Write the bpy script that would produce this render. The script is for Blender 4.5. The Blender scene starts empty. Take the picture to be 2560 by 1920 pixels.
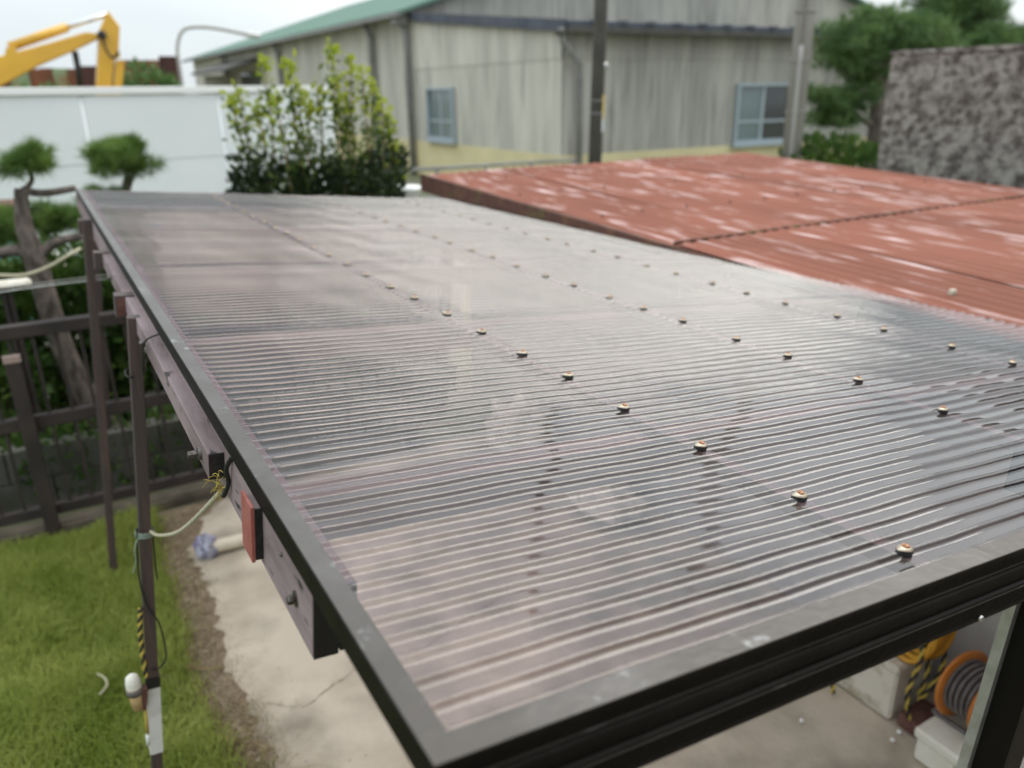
import bpy, bmesh, math, random
import numpy as np
from mathutils import Vector, Matrix
random.seed(7); rng = np.random.default_rng(7)
sc = bpy.context.scene
COL = sc.collection
R = math.radians
H = 2.2                                    # camera height above the yard

# ------------------------------------------------------------------ camera
FPX = 1980.0                               # focal length in photo pixels (2560 wide)
def _n(v): return v / np.linalg.norm(v)
def _ray(u, v): return np.array([u - 1280.0, v - 960.0, FPX])
_p1, _p2 = _ray(50, 245), _ray(5000, 172)  # two points of the horizon: the vanishing points of y and x
_up = _n(np.cross(_p2, _p1)); _up = -_up if _up[1] > 0 else _up
_Y = _n(_p1); _X = _n(np.cross(_Y, _up))
RW = np.array([_X, _Y, _up])               # camera (right, down, forward) -> world
cam = bpy.data.cameras.new('camera'); camo = bpy.data.objects.new('camera', cam); COL.objects.link(camo)
cam.sensor_width = 36.0; cam.lens = FPX / 2560 * 36; cam.clip_start = 0.02; cam.clip_end = 500
m = Matrix.Identity(4)
r_, d_, f_ = RW @ [1, 0, 0], RW @ [0, 1, 0], RW @ [0, 0, 1]
for i in range(3): m[i][0] = r_[i]; m[i][1] = -d_[i]; m[i][2] = -f_[i]
m[2][3] = H
camo.matrix_world = m
cam.dof.use_dof = True; cam.dof.focus_distance = 1.22; cam.dof.aperture_fstop = 2.9
sc.camera = camo

# ------------------------------------------------------------------ sky, sun, exposure
SUN_AZ, SUN_EL = R(77), R(48)              # azimuth from +y towards +x
world = bpy.data.worlds.new('World'); sc.world = world; world.use_nodes = True
nt = world.node_tree; nt.nodes.clear()
out = nt.nodes.new('ShaderNodeOutputWorld'); bg = nt.nodes.new('ShaderNodeBackground')
sky = nt.nodes.new('ShaderNodeTexSky'); sky.sky_type = 'NISHITA'; sky.sun_disc = False
sky.sun_elevation = SUN_EL; sky.sun_rotation = SUN_AZ; sky.air_density = 1.2; sky.dust_density = 2.5
tc = nt.nodes.new('ShaderNodeTexCoord'); mp = nt.nodes.new('ShaderNodeMapping'); mp.inputs['Scale'].default_value = (1, 1, 3)
nz = nt.nodes.new('ShaderNodeTexNoise'); nz.inputs['Scale'].default_value = 2.2; nz.inputs['Detail'].default_value = 5
cr = nt.nodes.new('ShaderNodeValToRGB')
cr.color_ramp.elements[0].position = .35; cr.color_ramp.elements[0].color = (7.6, 8.4, 8.8, 1)
cr.color_ramp.elements[1].position = .68; cr.color_ramp.elements[1].color = (9.3, 9.8, 9.9, 1)
mx = nt.nodes.new('ShaderNodeMixRGB'); mx.inputs[0].default_value = .88
nt.links.new(tc.outputs['Generated'], mp.inputs[0]); nt.links.new(mp.outputs[0], nz.inputs['Vector'])
nt.links.new(nz.outputs['Fac'], cr.inputs[0]); nt.links.new(sky.outputs[0], mx.inputs[1]); nt.links.new(cr.outputs[0], mx.inputs[2])
sx_ = nt.nodes.new('ShaderNodeSeparateXYZ'); nt.links.new(tc.outputs['Generated'], sx_.inputs[0])   # overcast sky: brighter towards the zenith
mr = nt.nodes.new('ShaderNodeMapRange'); mr.inputs[1].default_value = 0; mr.inputs[2].default_value = 1; mr.inputs[3].default_value = .85; mr.inputs[4].default_value = 2.0
nt.links.new(sx_.outputs['Z'], mr.inputs[0]); vm = nt.nodes.new('ShaderNodeVectorMath'); vm.operation = 'SCALE'
nt.links.new(mx.outputs[0], vm.inputs[0]); nt.links.new(mr.outputs[0], vm.inputs['Scale']); nt.links.new(vm.outputs[0], bg.inputs[0]); nt.links.new(bg.outputs[0], out.inputs[0])
bg.inputs[1].default_value = 0.10
sl = bpy.data.lights.new('sun', 'SUN'); sl.energy = 1.5; sl.angle = R(42); sl.color = (1, .95, .86)
so = bpy.data.objects.new('sun', sl); COL.objects.link(so)
sdir = Vector((math.sin(SUN_AZ) * math.cos(SUN_EL), math.cos(SUN_AZ) * math.cos(SUN_EL), math.sin(SUN_EL)))
so.rotation_euler = sdir.to_track_quat('Z', 'Y').to_euler(); so.location = (8, 5, 12)
sc.view_settings.view_transform = 'Standard'; sc.view_settings.look = 'None'
sc.view_settings.exposure = 0.32; sc.view_settings.gamma = 1.0; sc.view_settings.use_curve_mapping = False
sc.render.engine = 'CYCLES'
sc.cycles.max_bounces = 10; sc.cycles.transparent_max_bounces = 24; sc.cycles.diffuse_bounces = 3; sc.cycles.glossy_bounces = 4
sc.cycles.use_denoising = True; sc.cycles.sample_clamp_indirect = 6

# ------------------------------------------------------------------ pixel helpers (a pixel gives a direction, a plane the distance)
O = np.array([0, 0, H])
def ray(u, v): return RW @ _ray(u, v)
def at_x(u, v, x): d = ray(u, v); return O + d * (x / d[0])
def at_y(u, v, y): d = ray(u, v); return O + d * (y / d[1])
def at_z(u, v, z): d = ray(u, v); return O + d * ((z - H) / d[2])
SL = R(5.5)                                # the carport leans: its frame is turned about y
LM = np.array([[math.cos(SL), 0, -math.sin(SL)], [0, 1, 0], [math.sin(SL), 0, math.cos(SL)]])
def C(x, y, z): return LM.T @ np.array([x, y, z]) + O
ZR = -0.441                                # carport roof plane in that frame

# ------------------------------------------------------------------ mesh helpers
class MB:
    def __init__(s): s.v = []; s.f = []
    def add(s, vs, fs):
        b = len(s.v); s.v += [tuple(p) for p in vs]; s.f += [tuple(i + b for i in f) for f in fs]; return s
    def hexa(s, p): return s.add(p, [(0, 3, 2, 1), (4, 5, 6, 7), (0, 1, 5, 4), (1, 2, 6, 5), (2, 3, 7, 6), (3, 0, 4, 7)])
    def box(s, a, b, T=None):
        (x0, y0, z0), (x1, y1, z1) = a, b
        p = [(x0, y0, z0), (x1, y0, z0), (x1, y1, z0), (x0, y1, z0), (x0, y0, z1), (x1, y0, z1), (x1, y1, z1), (x0, y1, z1)]
        return s.hexa([T(*q) for q in p] if T else p)
    def bar(s, a, b, w, h, up=(0, 0, 1)):
        a, b = Vector(a), Vector(b); d = (b - a).normalized(); up = Vector(up)
        x = d.cross(up).normalized() * (w / 2); y = x.cross(d).normalized() * (h / 2)
        return s.hexa([a - x - y, a + x - y, a + x + y, a - x + y, b - x - y, b + x - y, b + x + y, b - x + y])
    def tube(s, pts, r, n=8, cap=True):
        pts = [Vector(p) for p in pts]; k = len(pts); rs = r if hasattr(r, '__len__') else [r] * k
        vs = []; prev = None
        for i, p in enumerate(pts):
            t = (pts[min(i + 1, k - 1)] - pts[max(i - 1, 0)]).normalized()
            a = prev - t * prev.dot(t) if prev is not None else t.orthogonal()
            if a.length < 1e-6: a = t.orthogonal()
            a.normalize(); prev = a; b = t.cross(a)
            for j in range(n):
                q = 2 * math.pi * j / n; vs.append(p + (a * math.cos(q) + b * math.sin(q)) * rs[i])
        fs = [(i * n + j, i * n + (j + 1) % n, (i + 1) * n + (j + 1) % n, (i + 1) * n + j) for i in range(k - 1) for j in range(n)]
        if cap: fs += [tuple(range(n - 1, -1, -1)), tuple(range((k - 1) * n, k * n))]
        return s.add(vs, fs)
    def prism(s, poly, off):
        n = len(poly); off = Vector(off); a = [Vector(p) for p in poly]
        return s.add(a + [p + off for p in a], [tuple(range(n - 1, -1, -1)), tuple(range(n, 2 * n))] + [(i, (i + 1) % n, n + (i + 1) % n, n + i) for i in range(n)])
    def ring(s, prof, c, ax, n=24):         # lathe: prof = (radius, height) list round axis ax through c
        c, ax = Vector(c), Vector(ax).normalized(); a = ax.orthogonal().normalized(); b = ax.cross(a); k = len(prof)
        vs = [c + ax * h + (a * math.cos(2 * math.pi * j / n) + b * math.sin(2 * math.pi * j / n)) * r for r, h in prof for j in range(n)]
        fs = [(i * n + j, i * n + (j + 1) % n, (i + 1) * n + (j + 1) % n, (i + 1) * n + j) for i in range(k - 1) for j in range(n)]
        return s.add(vs, fs)
    def mesh(s, name, smooth=False):
        me = bpy.data.meshes.new(name); me.from_pydata([tuple(map(float, p)) for p in s.v], [], s.f); me.update()
        bm = bmesh.new(); bm.from_mesh(me); bmesh.ops.recalc_face_normals(bm, faces=bm.faces); bm.to_mesh(me); bm.free()
        if smooth: me.shade_smooth()
        return me
    def build(s, name, mat, parent=None, smooth=False, bevel=0, **kw):
        me = s.mesh(name, smooth)
        if bevel:
            bm = bmesh.new(); bm.from_mesh(me)
            bmesh.ops.bevel(bm, geom=list(bm.edges), offset=bevel, segments=1, affect='EDGES', clamp_overlap=True); bm.to_mesh(me); bm.free()
        return link(name, me, mat, parent, **kw)

def link(name, me, mat, parent=None, label=None, cat=None, group=None, kind=None):
    o = bpy.data.objects.new(name, me); COL.objects.link(o)
    if mat and not me.materials: me.materials.append(mat)
    if parent is not None:
        o.parent = parent                  # part meshes hold world coordinates
        if parent.parent is None: o.matrix_parent_inverse = Matrix.Translation(-parent.location)
    tag(o, label, cat, group, kind); return o
def tag(o, label=None, cat=None, group=None, kind=None):
    if label: o['label'] = label
    if cat: o['category'] = cat
    if group: o['group'] = group
    if kind: o['kind'] = kind
    return o
def thing(name, loc, label, cat, group=None):
    o = bpy.data.objects.new(name, None); o.location = tuple(map(float, loc)); o.empty_display_size = .1; COL.objects.link(o)
    return tag(o, label, cat, group)
def fast_mesh(name, verts, faces, smooth=False):      # numpy arrays: verts (n,3), faces (m,k)
    me = bpy.data.meshes.new(name); k = faces.shape[1]
    me.vertices.add(len(verts)); me.vertices.foreach_set('co', np.asarray(verts, np.float32).ravel())
    me.loops.add(faces.size); me.loops.foreach_set('vertex_index', faces.astype(np.int32).ravel())
    me.polygons.add(len(faces)); me.polygons.foreach_set('loop_start', np.arange(0, faces.size, k, dtype=np.int32))
    me.polygons.foreach_set('loop_total', np.full(len(faces), k, np.int32)); me.update(calc_edges=True); me.validate()
    if smooth: me.shade_smooth()
    return me

# ------------------------------------------------------------------ materials
def mat(name, col, rough=.7, metal=0., col2=None, scale=8., detail=6., lo=.35, hi=.65, stretch=(1, 1, 1), bump=0., bscale=None, spec=.5, coat=0.,
        col3=None, scale3=3., lo3=.5, hi3=.7, rand=0., stretch3=None, space='Object'):
    M = bpy.data.materials.new(name); M.use_nodes = True; t = M.node_tree; N = t.nodes; b = N['Principled BSDF']
    b.inputs['Roughness'].default_value = rough; b.inputs['Metallic'].default_value = metal
    b.inputs['Specular IOR Level'].default_value = spec; b.inputs['Coat Weight'].default_value = coat
    tcn = N.new('ShaderNodeTexCoord'); src = None
    def noise(sc_, st, de=detail):
        mpn = N.new('ShaderNodeMapping'); mpn.inputs['Scale'].default_value = st; t.links.new(tcn.outputs[space], mpn.inputs[0])
        nn = N.new('ShaderNodeTexNoise'); nn.inputs['Scale'].default_value = sc_; nn.inputs['Detail'].default_value = de
        t.links.new(mpn.outputs[0], nn.inputs['Vector']); return nn
    def ramp(nn, l, h_):
        rr = N.new('ShaderNodeMapRange'); rr.inputs[1].default_value = l; rr.inputs[2].default_value = h_; t.links.new(nn.outputs['Fac'], rr.inputs[0]); return rr
    c4 = lambda c: (c[0], c[1], c[2], 1)
    b.inputs['Base Color'].default_value = c4(col)
    if col2:
        mixn = N.new('ShaderNodeMixRGB'); mixn.inputs[1].default_value = c4(col); mixn.inputs[2].default_value = c4(col2)
        t.links.new(ramp(noise(scale, stretch), lo, hi).outputs[0], mixn.inputs[0]); src = mixn.outputs[0]
    if col3:
        m3 = N.new('ShaderNodeMixRGB'); m3.inputs[2].default_value = c4(col3)
        if src: t.links.new(src, m3.inputs[1])
        else: m3.inputs[1].default_value = c4(col)
        t.links.new(ramp(noise(scale3, stretch3 or stretch), lo3, hi3).outputs[0], m3.inputs[0]); src = m3.outputs[0]
    if rand:
        oi = N.new('ShaderNodeObjectInfo'); hv = N.new('ShaderNodeHueSaturation')
        rr = N.new('ShaderNodeMapRange'); rr.inputs[3].default_value = 1 - rand; rr.inputs[4].default_value = 1 + rand
        t.links.new(oi.outputs['Random'], rr.inputs[0]); t.links.new(rr.outputs[0], hv.inputs['Value'])
        if src: t.links.new(src, hv.inputs['Color'])
        else: hv.inputs['Color'].default_value = c4(col)
        src = hv.outputs[0]
    if src: t.links.new(src, b.inputs['Base Color'])
    if bump:
        bn = N.new('ShaderNodeBump'); bn.inputs['Strength'].default_value = bump; bn.inputs['Distance'].default_value = .01
        t.links.new(noise(bscale or scale * 4, stretch).outputs['Fac'], bn.inputs['Height']); t.links.new(bn.outputs[0], b.inputs['Normal'])
    return M
def leaf_mat(name, c1, c2, scale=6., trans=.35, rough=.5):
    M = bpy.data.materials.new(name); M.use_nodes = True; t = M.node_tree; N = t.nodes; b = N['Principled BSDF']; o = N['Material Output']
    tcn = N.new('ShaderNodeTexCoord'); nn = N.new('ShaderNodeTexNoise'); nn.inputs['Scale'].default_value = scale; nn.inputs['Detail'].default_value = 4
    t.links.new(tcn.outputs['Object'], nn.inputs['Vector'])
    rr = N.new('ShaderNodeMapRange'); rr.inputs[1].default_value = .35; rr.inputs[2].default_value = .65; t.links.new(nn.outputs['Fac'], rr.inputs[0])
    mixn = N.new('ShaderNodeMixRGB'); mixn.inputs[1].default_value = (*c1, 1); mixn.inputs[2].default_value = (*c2, 1); t.links.new(rr.outputs[0], mixn.inputs[0])
    t.links.new(mixn.outputs[0], b.inputs['Base Color']); b.inputs['Roughness'].default_value = rough; b.inputs['Specular IOR Level'].default_value = .3
    tr = N.new('ShaderNodeBsdfTranslucent'); t.links.new(mixn.outputs[0], tr.inputs[0]); ms = N.new('ShaderNodeMixShader'); ms.inputs[0].default_value = trans
    t.links.new(b.outputs[0], ms.inputs[1]); t.links.new(tr.outputs[0], ms.inputs[2]); t.links.new(ms.outputs[0], o.inputs[0]); return M
def sheet_mat(name, tint, ior=1.47, rough=.025):       # thin tinted polycarbonate: clear tint plus a glossy skin
    M = bpy.data.materials.new(name); M.use_nodes = True; t = M.node_tree; N = t.nodes; o = N['Material Output']; N.remove(N['Principled BSDF'])
    tr = N.new('ShaderNodeBsdfTransparent')
    gl = N.new('ShaderNodeBsdfGlossy'); gl.inputs['Color'].default_value = (1, 1, 1, 1); gl.inputs['Roughness'].default_value = rough
    df = N.new('ShaderNodeBsdfDiffuse'); df.inputs[0].default_value = (.55, .45, .47, 1)
    tcn = N.new('ShaderNodeTexCoord'); nn = N.new('ShaderNodeTexNoise'); nn.inputs['Scale'].default_value = 5; nn.inputs['Detail'].default_value = 8
    t.links.new(tcn.outputs['Object'], nn.inputs['Vector'])
    rr = N.new('ShaderNodeMapRange'); rr.inputs[1].default_value = .4; rr.inputs[2].default_value = .75; rr.inputs[3].default_value = .012; rr.inputs[4].default_value = .05
    t.links.new(nn.outputs['Fac'], rr.inputs[0])
    # the tint deepens with the path length through the sheet: tint ** (1 / cos)
    ge = N.new('ShaderNodeNewGeometry'); dt = N.new('ShaderNodeVectorMath'); dt.operation = 'DOT_PRODUCT'
    t.links.new(ge.outputs['Normal'], dt.inputs[0]); t.links.new(ge.outputs['Incoming'], dt.inputs[1])
    ab = N.new('ShaderNodeMath'); ab.operation = 'ABSOLUTE'; t.links.new(dt.outputs['Value'], ab.inputs[0])
    mxx = N.new('ShaderNodeMath'); mxx.operation = 'MAXIMUM'; mxx.inputs[1].default_value = .55; t.links.new(ab.outputs[0], mxx.inputs[0])
    iv = N.new('ShaderNodeMath'); iv.operation = 'DIVIDE'; iv.inputs[0].default_value = 1.0; t.links.new(mxx.outputs[0], iv.inputs[1])
    cb_ = N.new('ShaderNodeCombineColor')
    for k in range(3):
        pw = N.new('ShaderNodeMath'); pw.operation = 'POWER'; pw.inputs[0].default_value = tint[k]; t.links.new(iv.outputs[0], pw.inputs[1]); t.links.new(pw.outputs[0], cb_.inputs[k])
    t.links.new(cb_.outputs[0], tr.inputs[0])
    m1 = N.new('ShaderNodeMixShader'); t.links.new(rr.outputs[0], m1.inputs[0]); t.links.new(tr.outputs[0], m1.inputs[1]); t.links.new(df.outputs[0], m1.inputs[2])
    fr = N.new('ShaderNodeFresnel'); fr.inputs[0].default_value = ior
    mu = N.new('ShaderNodeMath'); mu.operation = 'MULTIPLY'; mu.inputs[1].default_value = 1.4; mu.use_clamp = True; t.links.new(fr.outputs[0], mu.inputs[0])   # front face plus a weaker back face
    m2 = N.new('ShaderNodeMixShader'); t.links.new(mu.outputs[0], m2.inputs[0]); t.links.new(m1.outputs[0], m2.inputs[1]); t.links.new(gl.outputs[0], m2.inputs[2])
    t.links.new(m2.outputs[0], o.inputs[0]); return M

M = {}
M['poly'] = sheet_mat('smoked_polycarbonate', (.79, .715, .73))
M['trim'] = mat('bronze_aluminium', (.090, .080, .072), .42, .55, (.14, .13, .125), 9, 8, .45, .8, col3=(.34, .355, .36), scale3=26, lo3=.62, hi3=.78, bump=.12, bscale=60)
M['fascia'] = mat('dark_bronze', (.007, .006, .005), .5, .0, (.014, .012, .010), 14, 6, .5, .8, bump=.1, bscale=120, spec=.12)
M['wood'] = mat('weathered_purple_brown_paint', (.27, .205, .21), .75, 0, (.14, .10, .10), 11, 9, .44, .70, (1, .25, 1), .35, 60, col3=(.03, .025, .025), scale3=55, lo3=.63, hi3=.70)
M['wood_top'] = mat('weathered_brown_wood', (.44, .33, .285), .8, 0, (.27, .19, .165), 12, 9, .42, .66, (.2, 1, 1), .4, 60)
M['rafter'] = mat('weathered_rafter', (.30, .225, .21), .8, 0, (.15, .11, .11), 12, 9, .42, .66, (.2, 1, 1), .4, 60)
M['purlin'] = mat('purlin_wood', (.26, .215, .21), .8, 0, (.18, .145, .14), 12, 6, bump=.2)
M['wood_dark'] = mat('dark_wood_end_shade', (.008, .007, .0065), .7, 0, (.02, .013, .012), 30, 6, .5, .75, bump=.4, bscale=70)  # dark wood; on timber ends the shade is put into this colour
M['red_paint'] = mat('faded_red_paint', (.30, .085, .065), .7, 0, (.36, .13, .10), 30, 6, .4, .7, bump=.2)
M['post'] = mat('brown_painted_post', (.065, .048, .045), .6, 0, (.11, .065, .052), 9, 8, .45, .7, (3, 3, .3), .25, 50)
M['steel'] = mat('zinc_steel', (.55, .54, .52), .28, .9)
M['dull_steel'] = mat('dull_bolt', (.20, .19, .18), .5, .8, (.1, .08, .07), 90)
M['ivory'] = mat('ivory_washer', (.50, .43, .33), .35, .3, (.34, .28, .20), 120)
M['rubber'] = mat('black_rubber', (.012, .012, .012), .5)
M['copper'] = mat('rusted_screw_head', (.42, .20, .10), .5, .3, (.24, .10, .05), 240)
M['alu'] = mat('pale_aluminium', (.55, .56, .55), .35, .6, (.42, .42, .40), 30)
M['concrete'] = mat('stained_concrete', (.55, .485, .385), .9, 0, (.40, .345, .265), 2.6, 10, .42, .64, bump=.35, bscale=40, col3=(.20, .175, .13), scale3=2.3, lo3=.47, hi3=.72)
M['soil'] = mat('dry_soil', (.16, .115, .07), .95, 0, (.26, .20, .13), 14, 10, .4, .65, bump=.8, bscale=60)
M['earth'] = mat('far_earth', (.20, .18, .14), .95, 0, (.12, .14, .06), .8)
M['lawn'] = mat('lawn_soil', (.05, .07, .018), .95, 0, (.09, .10, .03), 5)
M['grass'] = leaf_mat('grass_blades', (.24, .31, .05), (.39, .44, .11), 3., .45)
M['litter'] = leaf_mat('brown_leaf_litter', (.24, .18, .11), (.42, .35, .24), 40., .1, .9)
M['dry'] = leaf_mat('dry_weed', (.30, .24, .12), (.20, .20, .06), 9., .3, .8)
M['needle'] = leaf_mat('pine_needles', (.07, .14, .028), (.16, .25, .055), 7., .25)
M['needle_d'] = leaf_mat('dark_pine_needles', (.065, .13, .042), (.13, .21, .065), 1.6, .3)
M['leaf'] = leaf_mat('shrub_leaves', (.06, .11, .018), (.12, .17, .03), 5., .4)
M['leaf_y'] = leaf_mat('young_yellow_leaves', (.30, .38, .03), (.42, .46, .05), 6., .45)
M['leaf_d'] = leaf_mat('dark_hedge_leaves', (.014, .026, .012), (.035, .055, .018), 6., .15)
M['leaf_m'] = leaf_mat('mid_green_leaves', (.045, .10, .02), (.09, .15, .03), 3., .3)
M['bark'] = mat('pine_bark', (.16, .13, .11), .95, 0, (.06, .048, .04), 26, 8, .4, .62, (1, 1, .4), 1., 50)
M['cane'] = mat('tan_stems', (.30, .22, .11), .8, 0, (.18, .13, .06), 20)
M['redroof'] = mat('faded_red_roof_paint', (.245, .088, .057), .8, 0, (.19, .068, .044), 3, 8, .4, .65, (1, .3, 1), 0, None, .2, 0,
                   (.60, .44, .42), 13, .555, .72, .07, (1.9, .22, 1))
M['redfascia'] = mat('rusty_brown_fascia', (.095, .04, .03), .8, 0, (.16, .075, .04), 10, 8, .45, .7, bump=.3, col3=(.12, .12, .035), scale3=6, lo3=.60, hi3=.72)
M['nail'] = mat('dark_nail', (.05, .04, .04), .6, .3)
M['shedwall'] = mat('grey_sheet_wall', (.42, .41, .40), .8, 0, (.30, .29, .28), 5, 8)
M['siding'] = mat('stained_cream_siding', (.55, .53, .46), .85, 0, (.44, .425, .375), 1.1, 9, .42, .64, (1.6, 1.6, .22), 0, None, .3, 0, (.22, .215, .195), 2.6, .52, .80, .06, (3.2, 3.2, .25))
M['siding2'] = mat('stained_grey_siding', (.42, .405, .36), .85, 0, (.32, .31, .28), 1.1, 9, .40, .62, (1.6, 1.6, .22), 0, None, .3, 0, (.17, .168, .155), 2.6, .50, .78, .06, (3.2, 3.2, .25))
M['plinth'] = mat('pale_yellow_plinth', (.66, .58, .34), .85, 0, (.56, .49, .29), 1.2)
M['greenroof'] = mat('green_metal_roof', (.12, .20, .16), .9, 0, (.15, .225, .19), .7, 5, rand=.04, spec=.1)
M['bluetrim'] = mat('blue_grey_flashing', (.045, .052, .075), .6, .1, (.075, .085, .11), 2)
M['pipe_g'] = mat('grey_downpipe', (.17, .17, .165), .6, 0, (.25, .25, .24), 4)
M['winframe'] = mat('pale_blue_aluminium', (.36, .42, .46), .5, .2)
M['glass'] = mat('window_glass', (.10, .14, .15), .08, 0, (.16, .21, .215), .6, spec=.8)
M['glass_d'] = mat('dark_window_glass', (.03, .035, .04), .08, spec=.8)
M['white'] = mat('white_steel_panel', (.78, .80, .79), .5, 0, (.72, .75, .75), .8, 4, rand=.02)
M['white2'] = mat('white_cap', (.82, .82, .80), .5)
M['yellow'] = mat('excavator_yellow', (.72, .40, .035), .45, 0, (.62, .33, .03), 1.5, coat=.2)
M['black'] = mat('black_parts', (.015, .015, .015), .5)
M['chrome'] = mat('chrome_rod', (.7, .7, .7), .15, 1)
M['rust'] = mat('rusty_sheet', (.24, .09, .04), .85, 0, (.12, .045, .03), 1.5, 8, .4, .65, (2, 2, .5))
M['rust_d'] = mat('dark_rusty_sheet', (.055, .025, .025), .85, 0, (.10, .04, .03), 1.5)
M['rust_g'] = mat('faded_green_sheet', (.27, .34, .19), .8, 0, (.28, .18, .09), 1.2, 6, .5, .7)
M['pole_d'] = mat('dark_pole', (.055, .053, .047), .75, 0, (.085, .08, .07), 4, 6)
M['pole_c'] = mat('concrete_pole', (.29, .275, .25), .85, 0, (.22, .205, .185), 3, 6, stretch=(1, 1, .3))
M['pole_l'] = mat('pale_conduit', (.34, .33, .31), .7)
M['plate_y'] = mat('yellow_plate', (.62, .46, .13), .6)
M['plate_w'] = mat('white_plate', (.62, .64, .68), .6)
M['stone'] = mat('mottled_stone', (.31, .29, .26), .95, 0, (.085, .072, .064), 13, 6, .38, .62, (1, 1, 1.2), 1., 30, col3=(.10, .085, .078), scale3=2.6, lo3=.54, hi3=.84)
M['styro'] = mat('white_polystyrene', (.78, .77, .68), .8, 0, (.70, .68, .58), 14, bump=.15, bscale=150)
M['styro_d'] = mat('dirty_polystyrene', (.66, .62, .54), .85, 0, (.40, .36, .26), 16, 8, .52, .7, bump=.2, bscale=100)
M['orange'] = mat('orange_plastic', (.58, .20, .03), .45, 0, (.48, .16, .025), 8)
M['cable'] = mat('grey_cable', (.12, .11, .11), .55, 0, (.17, .155, .15), 40)
M['hose'] = mat('amber_hose', (.62, .33, .03), .4, 0, (.52, .26, .02), 12)
M['rope_w'] = mat('cream_rope', (.50, .46, .33), .85, 0, (.42, .40, .27), 90, bump=.5)
M['rope_y'] = mat('yellow_rope', (.50, .38, .07), .8)
M['pvc'] = mat('cream_pvc', (.70, .64, .50), .5, 0, (.55, .48, .35), 6)
M['cloth'] = mat('grey_blue_plastic_bag', (.40, .42, .50), .5, 0, (.16, .12, .26), 22, 3, .5, .6, col3=(.62, .26, .06), scale3=16, lo3=.60, hi3=.66)
M['tarp'] = mat('dark_grey_tarp', (.045, .052, .062), .6, 0, (.065, .07, .08), 6)
M['brick'] = mat('dark_red_brick', (.10, .04, .032), .9, 0, (.16, .08, .06), 20)
M['fence'] = mat('dark_brown_fence', (.025, .019, .0175), .65, 0, (.045, .032, .029), 6, 6, bump=.15)
M['kerb'] = mat('mossy_kerb', (.14, .115, .085), .95, 0, (.07, .06, .04), 8, 8, bump=.5)
M['block'] = mat('grey_block', (.13, .125, .11), .95, 0, (.07, .075, .055), 4, 8, bump=.5)
M['tape_w'] = mat('white_tape', (.72, .71, .68), .7, 0, (.5, .47, .43), 14, 8, .5, .75)
M['tan'] = mat('tan_cup', (.50, .33, .14), .6, 0, (.58, .42, .22), 12)
M['teal'] = mat('teal_plastic', (.22, .48, .42), .6)
M['twine'] = mat('pale_green_twine', (.28, .36, .29), .8)
M['hill'] = mat('far_hill', (.16, .20, .17), .95, 0, (.12, .16, .13), .4)

# ================================================================== SETTING
def sheet(name, poly, z, mt, kind='structure'):
    mb = MB(); mb.add([(x, y, z) for x, y in poly], [tuple(range(len(poly)))]); return mb.build(name, mt, kind=kind)
sheet('ground', [(-150, -40), (200, -40), (200, 260), (-150, 260)], -.012, M['earth'])
# concrete yard with a wavering left edge
edge = [(.33, -1.0), (.34, 1.5), (.33, 2.5), (.30, 2.9), (.35, 3.4), (.31, 3.9), (.50, 4.3), (.62, 4.44)]
def smooth_path_(p, n=60):
    t_ = np.linspace(0, len(p) - 1, n); g0 = np.random.default_rng(3); return [(float(np.interp(q, range(len(p)), [a[0] for a in p])), float(np.interp(q, range(len(p)), [a[1] for a in p]) + g0.normal(0, .006))) for q in t_]
def rough_line(pts, step=.03, amp=.018):
    ys_ = np.arange(pts[0][1], pts[-1][1], step); g0 = np.random.default_rng(len(pts)); xs0 = np.interp(ys_, [p[1] for p in pts], [p[0] for p in pts])
    return [(float(x + g0.normal(0, amp) * .5 + amp * math.sin(y * 31) * math.sin(y * 12 + 1)), float(y)) for x, y in zip(xs0, ys_)] + [pts[-1]]
sheet('concrete_yard', rough_line(edge) + [(9, 4.44), (9, -1.0)], -.004, M['concrete'])
cy = bpy.data.objects['concrete_yard']
ck = MB(); pts = smooth_path_([(.36, 2.62), (.50, 2.50), (.62, 2.55), (.80, 2.62), (1.05, 2.58), (1.5, 2.72), (2.2, 2.70)])
for (x0, y0), (x1, y1) in zip(pts[:-1], pts[1:]): w_ = random.uniform(.0006, .003); ck.add([(x0, y0 - w_, 0), (x1, y1 - w_, 0), (x1, y1 + w_, 0), (x0, y0 + w_, 0)], [(0, 1, 2, 3)])
ck.build('crack', M['soil'], cy)
ledge = [(.20, -1.0), (.22, 1.6), (.20, 2.4), (.15, 2.9), (.17, 3.4), (.18, 3.9), (.20, 4.42)]
sheet('soil_strip', [(x - .06, y) for x, y in ledge] + [(.66, 4.43), (.40, 3.9), (.44, 3.4), (.40, 2.9), (.44, 2.5), (.44, -1)], -.008, M['soil'])
sheet('lawn', [(-4, -1.0)] + ledge + [(-4, 4.42)], .0, M['lawn'])
def inside_lawn(x, y):
    e = np.interp(y, [p[1] for p in ledge], [p[0] for p in ledge]); return x < e
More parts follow.
